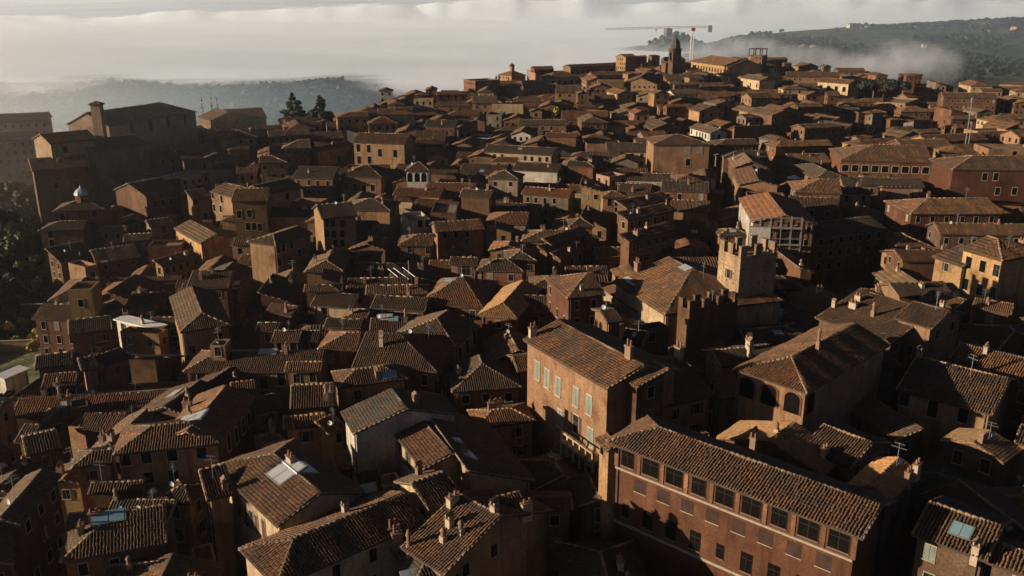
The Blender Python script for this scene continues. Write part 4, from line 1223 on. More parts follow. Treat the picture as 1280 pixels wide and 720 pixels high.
    if h.o.get('facade'):
        m = MB(); L = h.wall_frames()[0][4]; i = h.inset
        m.box(i, i - .22, -3.35, i + L, i + .03, -3.1); m.box(i, i - .12, -10.4, i + L, i + .03, -10.1)
        link('string_course', m.mesh('string_course', [STONE]), root, (0, 0, zc))
        m = MB()
        for q in range(10):
            x = i + L * q / 9; m.box(x - .22, i - .1, -3.1, x + .22, i + .03, -.3)
        link('pilasters', m.mesh('pilasters', [WALL_MAT['brick']]), root, (0, 0, zc), kind='stuff')
    h.root = root; h.roof_o = roof
    return root
m = MB(); m.box(-.5, -.02, -.5, .5, .02, .5); m.box(-.54, -.06, -.56, .54, .02, -.5, 1)
BLINDW = m.mesh('blind_window', [plain('blind_window_brick', (0.060, 0.036, 0.026), 1.0, 0, 0.0), STONE])

# ------------------------------------------------------------------ labels that single out each unmeasured house
COLW = {'tan': 'tan', 'orange': 'orange', 'brick': 'brick-red', 'brown': 'brown', 'ochre': 'ochre', 'cream': 'cream', 'pink': 'pink', 'grey': 'grey', 'red': 'dark red', 'white': 'white', 'stone': 'stone', 'dark': 'dark'}
ROOFW = {'g': 'gabled', 'ha': 'half-hipped', 'hb': 'half-hipped', 'h': 'hipped', 's': 'lean-to', 'f': 'flat-topped'}
MARKS = [((937, 330), 'the crenellated tower'), ((715, 500), 'the tall sunlit palace'), ((830, 360), 'the big brown-roofed church'), ((1226, 335), 'the sunny ochre house'), ((850, 195), 'the bright orange house'),
         ((815, 275), 'the three stepped roofs'), ((522, 216), 'the white loggia arches'), ((368, 310), 'the white-ended ochre house'), ((94, 265), 'the lantern church'), ((190, 150), 'the basilica'),
         ((95, 375), 'the tall ochre tower house'), ((575, 290), 'the orange walled house'), ((473, 188), 'the large tan palazzo'), ((842, 75), 'the dark bell tower'), ((385, 132), 'the two tall pines'),
         ((1108, 215), 'the red loggia-window house'), ((1195, 258), 'the broad sunlit palace roof'), ((1100, 112), 'the umbrella pine'), ((755, 85), 'the long skyline house'), ((930, 280), 'the scaffolded white house'),
         ((340, 455), 'the very long low house'), ((313, 270), 'the tall many-windowed house'), ((425, 285), 'the tan apartment house'), ((1180, 495), 'the very wide ribbed roof'), ((960, 490), 'the pillared loggia'),
         ((1050, 340), 'the huge dark walled house'), ((200, 590), 'the long red-walled house'), ((580, 365), 'the wide hipped roof'), ((450, 640), 'the largest dark hipped roof'), ((170, 400), 'the white flat terrace'),
         ((672, 110), 'the grey three-windowed house'), ((938, 102), 'the two-windowed white house'), ((1040, 105), 'the white veranda house'), ((765, 125), 'the tall cream house front'), ((1150, 137), 'the white-annexed small house'), ((230, 440), 'the long tan street house')]
ORD = ['nearest', 'second', 'third', 'fourth', 'fifth', 'sixth', 'seventh', 'eighth', 'ninth', 'tenth', 'eleventh', 'twelfth']
def auto_labels(hs):
    groups = {}
    for h in hs:
        V, _ = h.roof(); c = h.W(np.mean(np.array(V), 0)); u, v, f = proj(c); h.uv = (u, v)
        best = min(MARKS, key=lambda m: math.hypot((m[0][0] - u), (m[0][1] - v) * 1.6))
        dx, dy = u - best[0][0], (v - best[0][1]) * 1.6
        rel = ('right of' if dx > 0 else 'left of') if abs(dx) > abs(dy) else ('in front of' if dy > 0 else 'behind')
        groups.setdefault((best[1], rel), []).append((math.hypot(dx, dy), h))
    for (mk, rel), lst in groups.items():
        lst.sort(key=lambda t: t[0])
        same = {}
        for dist, h in lst:
            desc = ('tall ' if h.A[2] - float(terrain(h.ctr[0], h.ctr[1])) > 12.4 else '') + COLW[h.col] + ' house'
            rf = ROOFW[h.t] + ' roof'
            same.setdefault((desc, rf), []).append(h)
        for (desc, rf), l2 in same.items():
            for i, h in enumerate(l2):
                if len(l2) == 1: h.label = f'{desc} with {rf} {rel} {mk}'
                else: h.label = f'{ORD[min(i, 11)]} {desc} with {rf} {rel} {mk}'
auto_labels([h for h in CHOSEN if not h.hand])
random.seed(5)
for h in CHOSEN: build_house(h)

# ------------------------------------------------------------------ the remaining houses, joined
def join_rest(hs):
    co, quads, mi = [], [], []; mats = list(WALL_MAT.values()) + TILES + ROOF_BASE + [DARK]; keys = list(WALL_MAT)
    v, f, mm = [], [], []
    tv, tq, tm = [], [], []; base = 0
    for h in hs:
        for P in h.walls():
            n = len(v); v += [tuple(h.W(p)) for p in P]; f.append(tuple(range(n, n + len(P)))); mm.append(keys.index(h.col))
        V, Fc = h.roof()
        n = len(v); v += [tuple(h.W(p)) for p in V]
        for q in Fc: f.append(tuple(n + i for i in q)); mm.append(len(keys) + 3 + h.tile)
        if h.d > 420 or h.seen > 0:
            for wdw in (plan_windows(h) if h.seen else []):
                fr, x, z, w, hh, st = wdw
                nn = np.array((fr[3][0], fr[3][1], 0)) * .04
                n = len(v)
                for sx, sz in ((-.5, -.5), (.5, -.5), (.5, .5), (-.5, .5)): v.append(tuple(h.W(wall_point(h, fr, x + sx * w, z + sz * hh) + nn)))
                f.append((n, n + 1, n + 2, n + 3)); mm.append(len(mats) - 1)
        tr = tile_rows(h, .55, 3.2)
        if tr is not None:
            tv.append(tr[0] @ h.R.T + h.A); tq.append(tr[1] + base); tm.append(np.full(len(tr[1]), h.tile)); base += len(tr[0])
    me = bpy.data.meshes.new('distant_houses'); me.from_pydata(v, [], f)
    for m_ in mats: me.materials.append(m_)
    me.polygons.foreach_set('material_index', mm); me.update()
    o = link('distant_houses', me, kind='stuff'); o['label'] = 'mass of small tiled houses packed between the others on the far hill'; o['category'] = 'houses'
    t = link('roof_tiles', mesh_np('distant_roof_tiles', np.concatenate(tv), np.concatenate(tq), TILES, np.concatenate(tm)), o, kind='stuff')
join_rest(REST)
# ------------------------------------------------------------------ ground
def grid_sheet(xs, ys, zf):
    X, Y = np.meshgrid(xs, ys); Z = zf(X, Y)
    co = np.stack([X, Y, Z], -1).reshape(-1, 3); n, m = len(ys), len(xs)
    i = np.arange(n * m).reshape(n, m)
    return co, np.stack([i[:-1, :-1], i[:-1, 1:], i[1:, 1:], i[1:, :-1]], -1).reshape(-1, 4)
def spaced(a, b, near, grow):
    out = [0.0]; st = near
    while out[-1] < max(abs(a), abs(b)): out.append(out[-1] + st); st *= grow
    return np.array(out)
p_ = spaced(0, 11000, 9, 1.022)
xs = np.concatenate([-p_[::-1], p_[1:]])
ys = np.concatenate([-p_[p_ < 300][::-1], p_[1:][p_[1:] < 900], np.arange(900, 3300, 22), 3300 + spaced(0, 7600, 40, 1.06)])
co, q = grid_sheet(xs, ys, terrain)
gm, nt, b = new_mat('ground')
tc = nd(nt, 'ShaderNodeTexCoord')
at = nd(nt, 'ShaderNodeAttribute', attribute_name='town')
n1 = noise(nt, .012, 7, .62); n2 = noise(nt, .09, 5, .7); n3 = noise(nt, .7, 4, .7)
field = ramp(nt, n1, [(.36, (.018, .024, .014)), (.45, (.040, .044, .022)), (.52, (.13, .125, .060)), (.57, (.040, .048, .025)), (.66, (.11, .085, .055))])
field = mixc(nt, ramp(nt, n2, [(.42, .0), (.6, .75)]), field, (.026, .034, .018))
town = ramp(nt, n3, [(.3, (.05, .042, .034)), (.6, (.085, .068, .05)), (.8, (.12, .095, .07))])
nt.links.new(mixc(nt, at.outputs['Fac'], field, town), b.inputs['Base Color'])
b.inputs['Roughness'].default_value = 1.0; b.inputs['Specular IOR Level'].default_value = .05
bump(nt, b, n2, .8, 3.0)
me = mesh_np('ground', co, q, [gm], smooth_=True)
u_ = colu(co[:, 0], co[:, 1])
tw = 1 - smooth(-10, 25, co[:, 1] - np.interp(u_, EU, ED))
lim = np.interp(co[:, 1], [60, 110, 125, 140, 165, 190, 230, 290, 340, 400, 430], [-200, -120, -60, 45, 60, 75, 88, 130, 195, 225, 225])
tw = tw * smooth(-12, 6, u_ - lim)
a_ = me.attributes.new('town', 'FLOAT', 'POINT'); a_.data.foreach_set('value', tw.astype(np.float32))
link('ground', me, kind='structure')

# ------------------------------------------------------------------ foliage
def leaf_mat(name, stops, rough=.8):
    m, nt, b = new_mat(name)
    g = nd(nt, 'ShaderNodeNewGeometry')
    nt.links.new(ramp(nt, g.outputs['Random Per Island'], stops), b.inputs['Base Color'])
    b.inputs['Roughness'].default_value = rough; b.inputs['Specular IOR Level'].default_value = .2
    return m
LEAF = leaf_mat('leaves_dark', [(0, (.008, .011, .007)), (.5, (.016, .020, .011)), (1, (.030, .032, .018))])
LEAFG = leaf_mat('leaves_olive', [(0, (.045, .055, .020)), (.5, (.085, .095, .034)), (1, (.14, .145, .055))])
LEAFY = leaf_mat('leaves_yellow', [(0, (.14, .10, .02)), (.5, (.26, .19, .03)), (1, (.38, .28, .05))])
LEAFP = leaf_mat('needles', [(0, (.016, .026, .017)), (.5, (.028, .040, .024)), (1, (.045, .056, .032))])
BARK = plain('bark', (.07, .052, .038))
def leaves_mesh(name, clumps, n, size, mat, rng):
    """n leaf-sized faces spread through a set of ellipsoid clumps (c, r)"""
    cl = np.array([c for c, r in clumps]); rr = np.array([r for c, r in clumps])
    wgt = rr.prod(1) ** .66; wgt = wgt / wgt.sum()
    k = rng.choice(len(cl), n, p=wgt)
    d = rng.normal(size=(n, 3)); d /= np.linalg.norm(d, axis=1)[:, None]
    rad = rng.random(n) ** .38
    P = cl[k] + d * rr[k] * rad[:, None]
    nrm = d + rng.normal(0, .5, (n, 3)); nrm /= np.linalg.norm(nrm, axis=1)[:, None]
    t = np.cross(nrm, rng.normal(size=(n, 3))); t /= np.linalg.norm(t, axis=1)[:, None]; bt = np.cross(nrm, t)
    s = size * rng.uniform(.55, 1.35, n)[:, None]
    co = np.stack([P - t * s - bt * s * .3, P + bt * s * .75, P + t * s - bt * s * .3, P - bt * s * .85], 1).reshape(-1, 3)
    return mesh_np(name, co, np.arange(n * 4).reshape(n, 4), [mat])
def tree(name, label, cat, x, y, height, radius, shape, mat, group=None, n=700, seed=1, base=None):
    rng = np.random.default_rng(seed); rr = random.Random(seed)
    z0 = float(terrain(x, y)) - .3 if base is None else base
    root = thing(name, label, cat, (x, y, z0), rr.uniform(0, 6), group)
    mb = MB(); H_ = height; cl = []
    tr = max(.12, height * .022)
    if shape == 'round':
        top = H_ * .55; mb.tube((0, 0, 0), (.1 * radius, 0, top), tr, 7, r2=tr * .6)
        for i in range(9):
            a = rr.uniform(0, 6.28); r = radius * rr.uniform(.25, .75); zz = H_ * rr.uniform(.42, .85)
            c = (r * math.cos(a), r * math.sin(a), zz); cl.append((c, (radius * rr.uniform(.3, .5), radius * rr.uniform(.3, .5), H_ * rr.uniform(.12, .2))))
            mb.tube((0, 0, top * rr.uniform(.5, .95)), c, tr * .45, 5, r2=tr * .15)
    elif shape == 'umbrella':
        top = H_ * .72; mb.tube((0, 0, 0), (0, 0, top), tr, 7, r2=tr * .7)
        for i in range(22):
            a = rr.uniform(0, 6.28); r = radius * math.sqrt(rr.random()) * .85; zz = H_ * (.9 - .16 * (r / radius) ** 2)
            c = (r * math.cos(a), r * math.sin(a), zz); cl.append((c, (radius * .27, radius * .27, H_ * .075)))
            if i % 2: mb.tube((0, 0, top * .92), c, tr * .4, 5, r2=tr * .12)
    elif shape == 'pine':
        mb.tube((0, 0, 0), (0, 0, H_ * .95), tr, 7, r2=tr * .2)
        for lv in range(8):
            zz = H_ * (.22 + .72 * lv / 7); r = radius * (1.0 - (lv / 7.6) ** 1.5) * rr.uniform(.85, 1.1)
            for j in range(5 if lv < 6 else 3):
                a = rr.uniform(0, 6.28)
                c = (r * .62 * math.cos(a), r * .62 * math.sin(a), zz + r * .12); cl.append((c, (r * .42, r * .42, H_ * .045)))
                mb.tube((0, 0, zz - H_ * .05), c, tr * .3, 4, r2=tr * .08)
    elif shape == 'cypress':
        mb.tube((0, 0, 0), (0, 0, H_ * .6), tr, 6, r2=tr * .3)
        for lv in range(8):
            f = lv / 7; cl.append(((0, 0, H_ * (.1 + .84 * f)), (radius * (1.05 - .8 * f), radius * (1.05 - .8 * f), H_ * .09)))
    else:   # bush
        mb.tube((0, 0, 0), (0, 0, H_ * .5), tr, 5, r2=tr * .5)
        for i in range(6):
            a = rr.uniform(0, 6.28); r = radius * rr.uniform(.1, .6); cl.append(((r * math.cos(a), r * math.sin(a), H_ * rr.uniform(.35, .7)), (radius * .45, radius * .45, H_ * .28)))
            mb.tube((0, 0, 0), cl[-1][0], tr * .4, 4, r2=tr * .2)
    link('trunk', mb.mesh('trunk', [BARK]), root)
    link('crown', leaves_mesh('crown', cl, n, (radius * .16 if shape != 'cypress' else radius * .3) * (700 / n) ** .35, mat, rng), root)
    return root

def at_pixel(u, v, y):
    """point on the pixel's ray at forward distance y"""
    d = ray(u, v); return CAM + d * (y / d[1])
def gp(u, v, tmax=4500):
    return on_terrain(u, v, 0, tmax)

def tree_at(name, label, cat, u, vb, vt, wpx, shape, mat, y=None, **kw):
    """tree whose foot is at pixel (u, vb) and whose top is at vt"""
    if y is None:
        p = gp(u, vb)
        if p is None: return
    else:
        p = at_pixel(u, vb, y)
    m = p[1] * 1.04 / FPX
    top = at_pixel(u, vt, p[1])
    z0 = float(terrain(p[0], p[1])) - .5
    tree(name, label, cat, p[0], p[1], max(4.0, top[2] - z0), wpx * m / 2, shape, mat, base=z0, **kw)
tree_at('pine_tree', 'left one of two tall pines on the skyline, upper left', 'pine tree', 368, 152, 115, 38, 'pine', LEAFP, y=448, n=3600, seed=3)
tree_at('pine_tree', 'right one of two tall pines, shorter and rounder, upper left', 'pine tree', 401, 152, 118, 36, 'round', LEAFP, y=448, n=3200, seed=9)
tree_at('umbrella_pine', 'broad dark umbrella pine on the right part of the skyline', 'pine tree', 1103, 128, 99, 66, 'umbrella', LEAF, y=560, n=4200, seed=5)
tree_at('umbrella_pine', 'lower dark pine crown left of the broad umbrella pine', 'pine tree', 1076, 130, 106, 40, 'umbrella', LEAF, y=585, n=2400, seed=6)
for i, (u, vb, vt) in enumerate(((253, 136, 123), (265, 136, 122), (272, 136, 122))):
    tree_at('cypress_tree', ['leftmost of the three small cypresses right of the basilica', 'middle one of the three small cypresses right of the basilica', 'rightmost of the three small cypresses right of the basilica'][i], 'cypress tree', u, vb, vt, 5, 'cypress', LEAF, y=470, n=500, seed=20 + i)
tree_at('yellow_tree', 'yellow leaved tree among the dark far houses', 'tree', 690, 152, 132, 13, 'round', LEAFY, y=430, n=900, seed=31)
tree_at('bare_tree', 'small bare-topped tree on the roofs at the left end of the skyline', 'tree', 621, 100, 90, 8, 'round', BARK, y=600, n=160, seed=33)
ORDL = ['first', 'second', 'third', 'fourth', 'fifth', 'sixth', 'seventh', 'eighth', 'ninth', 'tenth', 'eleventh', 'twelfth', 'thirteenth', 'fourteenth', 'fifteenth', 'sixteenth', 'seventeenth', 'eighteenth', 'nineteenth', 'twentieth', 'twenty-first', 'twenty-second', 'twenty-third', 'twenty-fourth', 'twenty-fifth', 'twenty-sixth']
def rank(lst, i, key):
    return ORDL[sorted(range(len(lst)), key=lambda q: key(lst[q])).index(i)]
left_trees = [(8, 225, 190, 44), (36, 232, 205, 40), (10, 262, 226, 46), (40, 268, 238, 36), (4, 300, 258, 50), (30, 312, 276, 40), (8, 338, 300, 44), (36, 346, 318, 34), (14, 372, 336, 40), (44, 372, 346, 30), (60, 352, 330, 22),
              (196, 180, 148, 32), (216, 186, 156, 34), (240, 186, 158, 32), (258, 178, 152, 30), (228, 202, 172, 34), (206, 206, 186, 24), (262, 198, 176, 26), (286, 172, 156, 24), (178, 200, 182, 22)]
for i, (u, vb, vt, w) in enumerate(left_trees):
    tree_at('garden_tree', (rank(left_trees[:11], i, lambda t: t[1] + t[0] * .01) + ' leafy tree from the top in the wooded garden valley, left edge') if i < 11 else (rank(left_trees[11:], i - 11, lambda t: t[0]) + ' dark tree from the left on the slope below the basilica nave'), 'tree', u, vb, vt, w, 'round', LEAFG if i % 4 else LEAF, n=1300, seed=40 + i, group='trees of the garden valley' if i < 11 else 'trees below the basilica')
BUSH = [(10, 420, 400, 26), (26, 412, 396, 20), (52, 430, 408, 30), (66, 426, 410, 20), (40, 440, 424, 22), (20, 434, 420, 18)]
for i, (u, vb, vt, w) in enumerate(BUSH):
    tree_at('garden_bush', rank(BUSH, i, lambda t: t[0]) + ' yellow-green bush from the left in the small walled garden', 'bush', u, vb, vt, w, 'bush', LEAFG if i % 2 else LEAFY, n=500, seed=70 + i, group='bushes in the small walled garden')
SHED = [(5, 520, 488, 34), (28, 530, 500, 30), (40, 512, 490, 24), (8, 556, 524, 30)]
for i, (u, vb, vt, w) in enumerate(SHED):
    tree_at('garden_tree', rank(SHED, i, lambda t: t[1]) + ' shaded tree downwards under the white garden shed, left edge', 'tree', u, vb, vt, w, 'round', LEAF, n=900, seed=80 + i, group='trees under the white garden shed')
for i in range(26):
    u = 968 + (i * 37) % 178; vb = 128 + (i * 23) % 30; 
    tree_at('park_tree', rank([968 + (q * 37) % 178 for q in range(26)], i, lambda t: t) + ' dark evergreen from the left in the tree belt below the right skyline', 'tree', u, vb + 6, vb - 9, 26, 'round', LEAF, n=520, seed=100 + i, group='evergreens below the right skyline')

# woods on the hills beyond: past counting
def woods(name, label, pts, size, mat, seed, tall=1.0):
    rng = np.random.default_rng(seed); n = len(pts); K = 9
    P = np.repeat(pts, K, 0); s = np.repeat(size, K)[:, None]
    d = rng.normal(size=(n * K, 3)); d /= np.linalg.norm(d, axis=1)[:, None]; d[:, 2] = np.abs(d[:, 2]) * tall
    c = P + d * s * .62 + np.array((0, 0, 1)) * s * .35
    nrm = d + rng.normal(0, .35, d.shape); nrm /= np.linalg.norm(nrm, axis=1)[:, None]
    t = np.cross(nrm, rng.normal(size=d.shape)); t /= np.linalg.norm(t, axis=1)[:, None]; bt = np.cross(nrm, t)
    ss = s * rng.uniform(.45, .8, (n * K, 1))
    co = np.stack([c - t * ss, c - bt * ss * .8, c + t * ss, c + bt * ss * .8], 1).reshape(-1, 3)
    o = link(name, mesh_np(name, co, np.arange(n * K * 4).reshape(-1, 4), [mat]), kind='stuff'); o['label'] = label; o['category'] = 'woods'
def scatter(n, ulo, uhi, ylo, yhi, thr, seed, sc=260.0):
    rng = np.random.default_rng(seed)
    y = ylo + (yhi - ylo) * rng.random(n); u = rng.uniform(ulo, uhi, n); x = (u - 640) / 1100 * y * 1.03
    keep = fbm(x / sc, y / sc, seed) + .15 * rng.random(n) > thr
    x, y = x[keep], y[keep]; z = terrain(x, y)
    return np.stack([x, y, z], 1), rng
pts, rng = scatter(15000, 800, 1420, 800, 2900, .60, 5)
woods('hill_woods', 'dark woods covering the hills behind the town, right', pts, rng.uniform(4, 9, len(pts)), LEAF, 5)
pts, rng = scatter(9000, -120, 640, 1000, 1420, .46, 8, 160.0)
woods('hill_woods', 'misty woods on the low hill behind the town, left', pts, rng.uniform(5, 13, len(pts)), LEAF, 6, 1.3)
pts, rng = scatter(1500, -120, 560, 1265, 1345, .34, 18, 60.0)
woods('hill_woods', 'tree tops along the crest of the low misty hill, left', pts, rng.uniform(4, 10, len(pts)), LEAF, 16, 1.3)
pts, rng = scatter(2500, -60, 260, 210, 420, .30, 12, 60.0)
ok = np.array([not in_town(px, py) for px, py, _ in pts]); pts = pts[ok]
lim_ = np.interp(pts[:, 1], [60, 110, 125, 140, 165, 190, 230, 290, 340, 400, 430], [-200, -120, -60, 30, 40, -60, 40, 70, 60, 40, 40])
pts = pts[(colu(pts[:, 0], pts[:, 1]) < lim_)]
woods('undergrowth', 'dark undergrowth filling the garden valley on the left edge', pts, np.random.default_rng(3).uniform(1.2, 2.6, len(pts)), LEAF, 7)

# ------------------------------------------------------------------ landmarks
def bell_tower():
    p = at_pixel(842.5, 88, 600); top = at_pixel(842.5, 45, 600)[2]; z0 = float(terrain(p[0], p[1])) - 1
    r = 3.0; Ht = top - z0
    root = thing('bell_tower', 'dark bell tower with a dome and open arches on the skyline', 'bell tower', (p[0], p[1], z0), .35)
    st = WALL_MAT['dark']
    body = MB(); zb = Ht - 17.0
    body.box(-r, -r, 0, r, r, zb)
    body.box(-r - .3, -r - .3, zb, r + .3, r + .3, zb + .5)
    link('shaft', body.mesh('shaft', [st]), root)
    bel = MB(); z1 = zb + .5; z2 = z1 + 8.0
    for sx in (-1, 1):
        for sy in (-1, 1): bel.box(sx * r - (sx > 0) * 1.9, sy * r - (sy > 0) * 1.9, z1, sx * r + (sx < 0) * 1.9, sy * r + (sy < 0) * 1.9, z2)
    bel.box(-r - .3, -r - .3, z2, r + .3, r + .3, z2 + .7)
    for sx, sy in ((0, 1), (0, -1), (1, 0), (-1, 0)):
        if sx: bel.box(sx * r - .5, -2.0, z1, sx * r + .5, 2.0, z1 + 1.2); bel.box(sx * r - .5, -2.0, z2 - 2.0, sx * r + .5, 2.0, z2)
        else: bel.box(-2.0, sy * r - .5, z1, 2.0, sy * r + .5, z1 + 1.2); bel.box(-2.0, sy * r - .5, z2 - 2.0, 2.0, sy * r + .5, z2)
    link('belfry', bel.mesh('belfry', [st]), root)
    bl = MB()
    for a, b_ in zip([(0, .2), (.5, .35), (.8, .75), (1.0, 1.2)], [(.5, .35), (.8, .75), (1.0, 1.2), (0, 1.3)]): bl.cyl((0, 0), 1.5 * a[1] if a[1] < 1.2 else 1.2, 1.2 * min(1, b_[1]), z1 + 2.5 - a[0], z1 + 2.5 - b_[0] + .01, 10)
    dm = MB(); z3 = z2 + .7
    pr = [(3.4, 0), (3.4, 1.8), (3.2, 3.0), (2.7, 4.4), (1.9, 5.6), (1.0, 6.4), (.5, 6.8), (.35, 7.8), (.1, 9.2)]
    for (ra, za), (rb, zb_) in zip(pr, pr[1:]): dm.cyl((0, 0), ra, rb, z3 + za, z3 + zb_, 8, rot=math.pi / 8)
    link('dome', dm.mesh('dome', [plain('dome_lead', (.075, .065, .055))]), root)
bell_tower()

def crane():
    y = 700; p = at_pixel(864, 74, y); top = at_pixel(864, 36, y)[2]; z0 = float(terrain(p[0], p[1])) - .5
    m = y * 1.03 / FPX
    root = thing('tower_crane', 'white tower crane with a long jib above the skyline', 'crane', (p[0], p[1], z0))
    h = top - z0; mat = plain('crane_paint', (.70, .66, .60), .6); red = plain('crane_red', (.42, .10, .06), .6); jm = plain('crane_jib_paint', (.46, .36, .31), .6)
    def lattice(p0, p1, half, seg, r):
        b = MB(); p0, p1 = Vector(p0), Vector(p1); d = (p1 - p0).normalized(); a = Vector((0, 1, 0)); c = d.cross(a)
        cs = [a * half + c * half, a * half - c * half, -a * half - c * half, -a * half + c * half]
        for q in cs: b.tube(p0 + q, p1 + q, r, 4)
        n = max(2, int((p1 - p0).length / seg))
        for i in range(n):
            s, e = p0.lerp(p1, i / n), p0.lerp(p1, (i + 1) / n)
            for k in range(4): b.tube(s + cs[k], e + cs[(k + 1) % 4], r * .6, 3)
        return b
    link('mast', lattice((0, 0, 0), (0, 0, h), .95, 2.6, .26).mesh('mast', [mat]), root)
    jl = (864 - 762) * m; cl = (886 - 864) * m
    link('jib', lattice((0, 0, h + 1.4), (-jl, 0, h - .2), .6, 3.2, .15).mesh('jib', [jm]), root)
    link('counter_jib', lattice((0, 0, h + 1.4), (cl, 0, h + 1.4), .6, 3.2, .15).mesh('counter_jib', [jm]), root)
    b = MB(); b.box(cl - 2.8, -1.1, h - 2.4, cl, 1.1, h + 2.6); link('counterweight', b.mesh('counterweight', [plain('concrete', (.3, .29, .27))]), root)
    b = MB(); b.box(-1.2, -1.6, h - 1.6, 1.6, 1.0, h + .7); cab = link('cab', b.mesh('cab', [red]), root)
    b = MB(); b.box(-1.25, -1.65, h - .5, .3, -.4, h + .4); link('cab_window', b.mesh('cab_window', [GLASS]), cab)
    b = MB(); b.tube((-jl * .42, 0, h - .3), (-jl * .42, 0, h - 5), .06, 4); b.box(-jl * .42 - .6, -.5, h - 1.1, -jl * .42 + .6, .5, h - .5); link('trolley', b.mesh('trolley', [RUST]), root)
crane()

def find(label):
    return next(h for h in HOUSES if h.label == label)
def lantern(label, r, hgt, capc, part='lantern'):
    h = find(label)
    if not h.single: return
    c = (h.L / 2, h.w / 2); z = h.roof_z(*c) - h.zb
    b = MB(); b.cyl(c, r, r, z - .8, z + hgt, 8); b.cyl(c, r * 1.15, r * 1.15, z + hgt, z + hgt + .25, 8)
    o = link(part, b.mesh(part, [WALL_MAT[h.col]]), h.root)
    b = MB()
    pr = [(r * 1.2, 0), (r * 1.1, r * .4), (r * .75, r * .85), (r * .2, r * 1.15), (r * .05, r * 1.6)]
    for (ra, za), (rb, zb) in zip(pr, pr[1:]): b.cyl(c, ra, rb, z + hgt + .25 + za, z + hgt + .25 + zb, 10)
    link('lantern_dome', b.mesh('lantern_dome', [capc]), o)
LEADB = plain('lead_sheet', (.34, .40, .42), .5)
lantern('church roof with octagonal lantern at the edge of the garden valley', 1.9, 1.7, LEADB)
lantern('small domed house with a lantern on the left end of the skyline', 1.6, 2.6, TILES[0])

def apse():
    y = 338; c = at_pixel(181, 214, y); z0 = float(terrain(c[0], c[1])) - 2
    r = 30 * y * 1.04 / FPX; top = at_pixel(181, 214, y - r)[2]
    root = thing('church_apse', 'rounded brown apse wall below the basilica, upper left', 'apse', (c[0], c[1], z0))
    b = MB(); b.cyl((0, 0), r, r, 0, top - z0 - 1.4, 26); link('wall', b.mesh('apse_wall', [WALL_MAT['brown']], False), root)
    b = MB(); b.cyl((0, 0), r + .4, r + .4, top - z0 - 1.4, top - z0 - .9, 26); b.cyl((0, 0), r * .99, r * .99, top - z0 - 6.5, top - z0 - 6.2, 26); link('cornice', b.mesh('apse_cornice', [STONE]), root)
    b = MB(); b.cyl((0, 0), r + .5, .3, top - z0 - .9, top - z0 + 3.2, 26); link('roof', b.mesh('apse_roof', [ROOF_BASE[2]]), root)
apse()

def scaffold():
    h = find('white walled house wrapped in scaffolding under a rust-red roof')
    root = thing('scaffold', 'pale tube scaffolding on the near end of the white house', 'scaffold', tuple(h.W((0, 0, h.zb))), h.ang)
    b = MB(); zc = -h.zb
    x = h.L + .6; ys_ = np.linspace(-.6, h.w * .75, 6)
    for yy in ys_:
        for xx in (x, x + 1.2): b.tube((xx, yy, zc - 15), (xx, yy, zc + 1.6), .09, 4)
    for z in np.arange(-13, 1.5, 2.4):
        for xx in (x, x + 1.2): b.tube((xx, ys_[0], zc + z), (xx, ys_[-1], zc + z), .07, 4)
    link('frame', b.mesh('scaffold_frame', [METAL]), root)
    for z in np.arange(-12.9, 0, 4.0):
        b = MB(); b.box(x, ys_[0], zc + z, x + 1.2, ys_[-1], zc + z + .1); link('deck', b.mesh('scaffold_deck', [STONE]), root)
    b = MB(); b.box(x + 1.28, ys_[0], zc - 9.0, x + 1.33, ys_[2], zc - .8); link('net', b.mesh('scaffold_net', [plain('scaffold_net', (.45, .40, .34))]), root)
scaffold()
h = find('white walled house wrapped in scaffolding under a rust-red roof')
b = MB(); b.box(h.inset, h.inset - .12, -h.zb - 22, h.L - h.inset, h.inset - .03, -h.zb - .4); link('painted_sunlit_side', b.mesh('sunlit_side_panel', [WALL_MAT['white']]), h.root)  # white panel added to paint the sunlit side; the brown walls imitate shade

def parasol():
    h = find('hipped roof with golden left slope below the white parasol')
    p = at_pixel(993, 219, 275); z0 = p[2] - 3.0
    root = thing('parasol', 'white parasol open on a roof terrace, right', 'parasol', (p[0], p[1], z0))
    b = MB(); b.tube((0, 0, -2.5), (0, 0, 3.0), .06, 6); link('pole', b.mesh('parasol_pole', [METAL]), root)
    b = MB(); r = 2.3; A = [(r * math.cos(6.283 * i / 8), r * math.sin(6.283 * i / 8), 2.1) for i in range(8)]
    for i in range(8):
        b.poly([A[i], A[(i + 1) % 8], (0, 0, 3.0)]); b.poly([(0, 0, 2.95), (A[(i + 1) % 8][0], A[(i + 1) % 8][1], 2.05), (A[i][0], A[i][1], 2.05)])
    link('canopy', b.mesh('parasol_canopy', [WHITE]), root)
parasol()

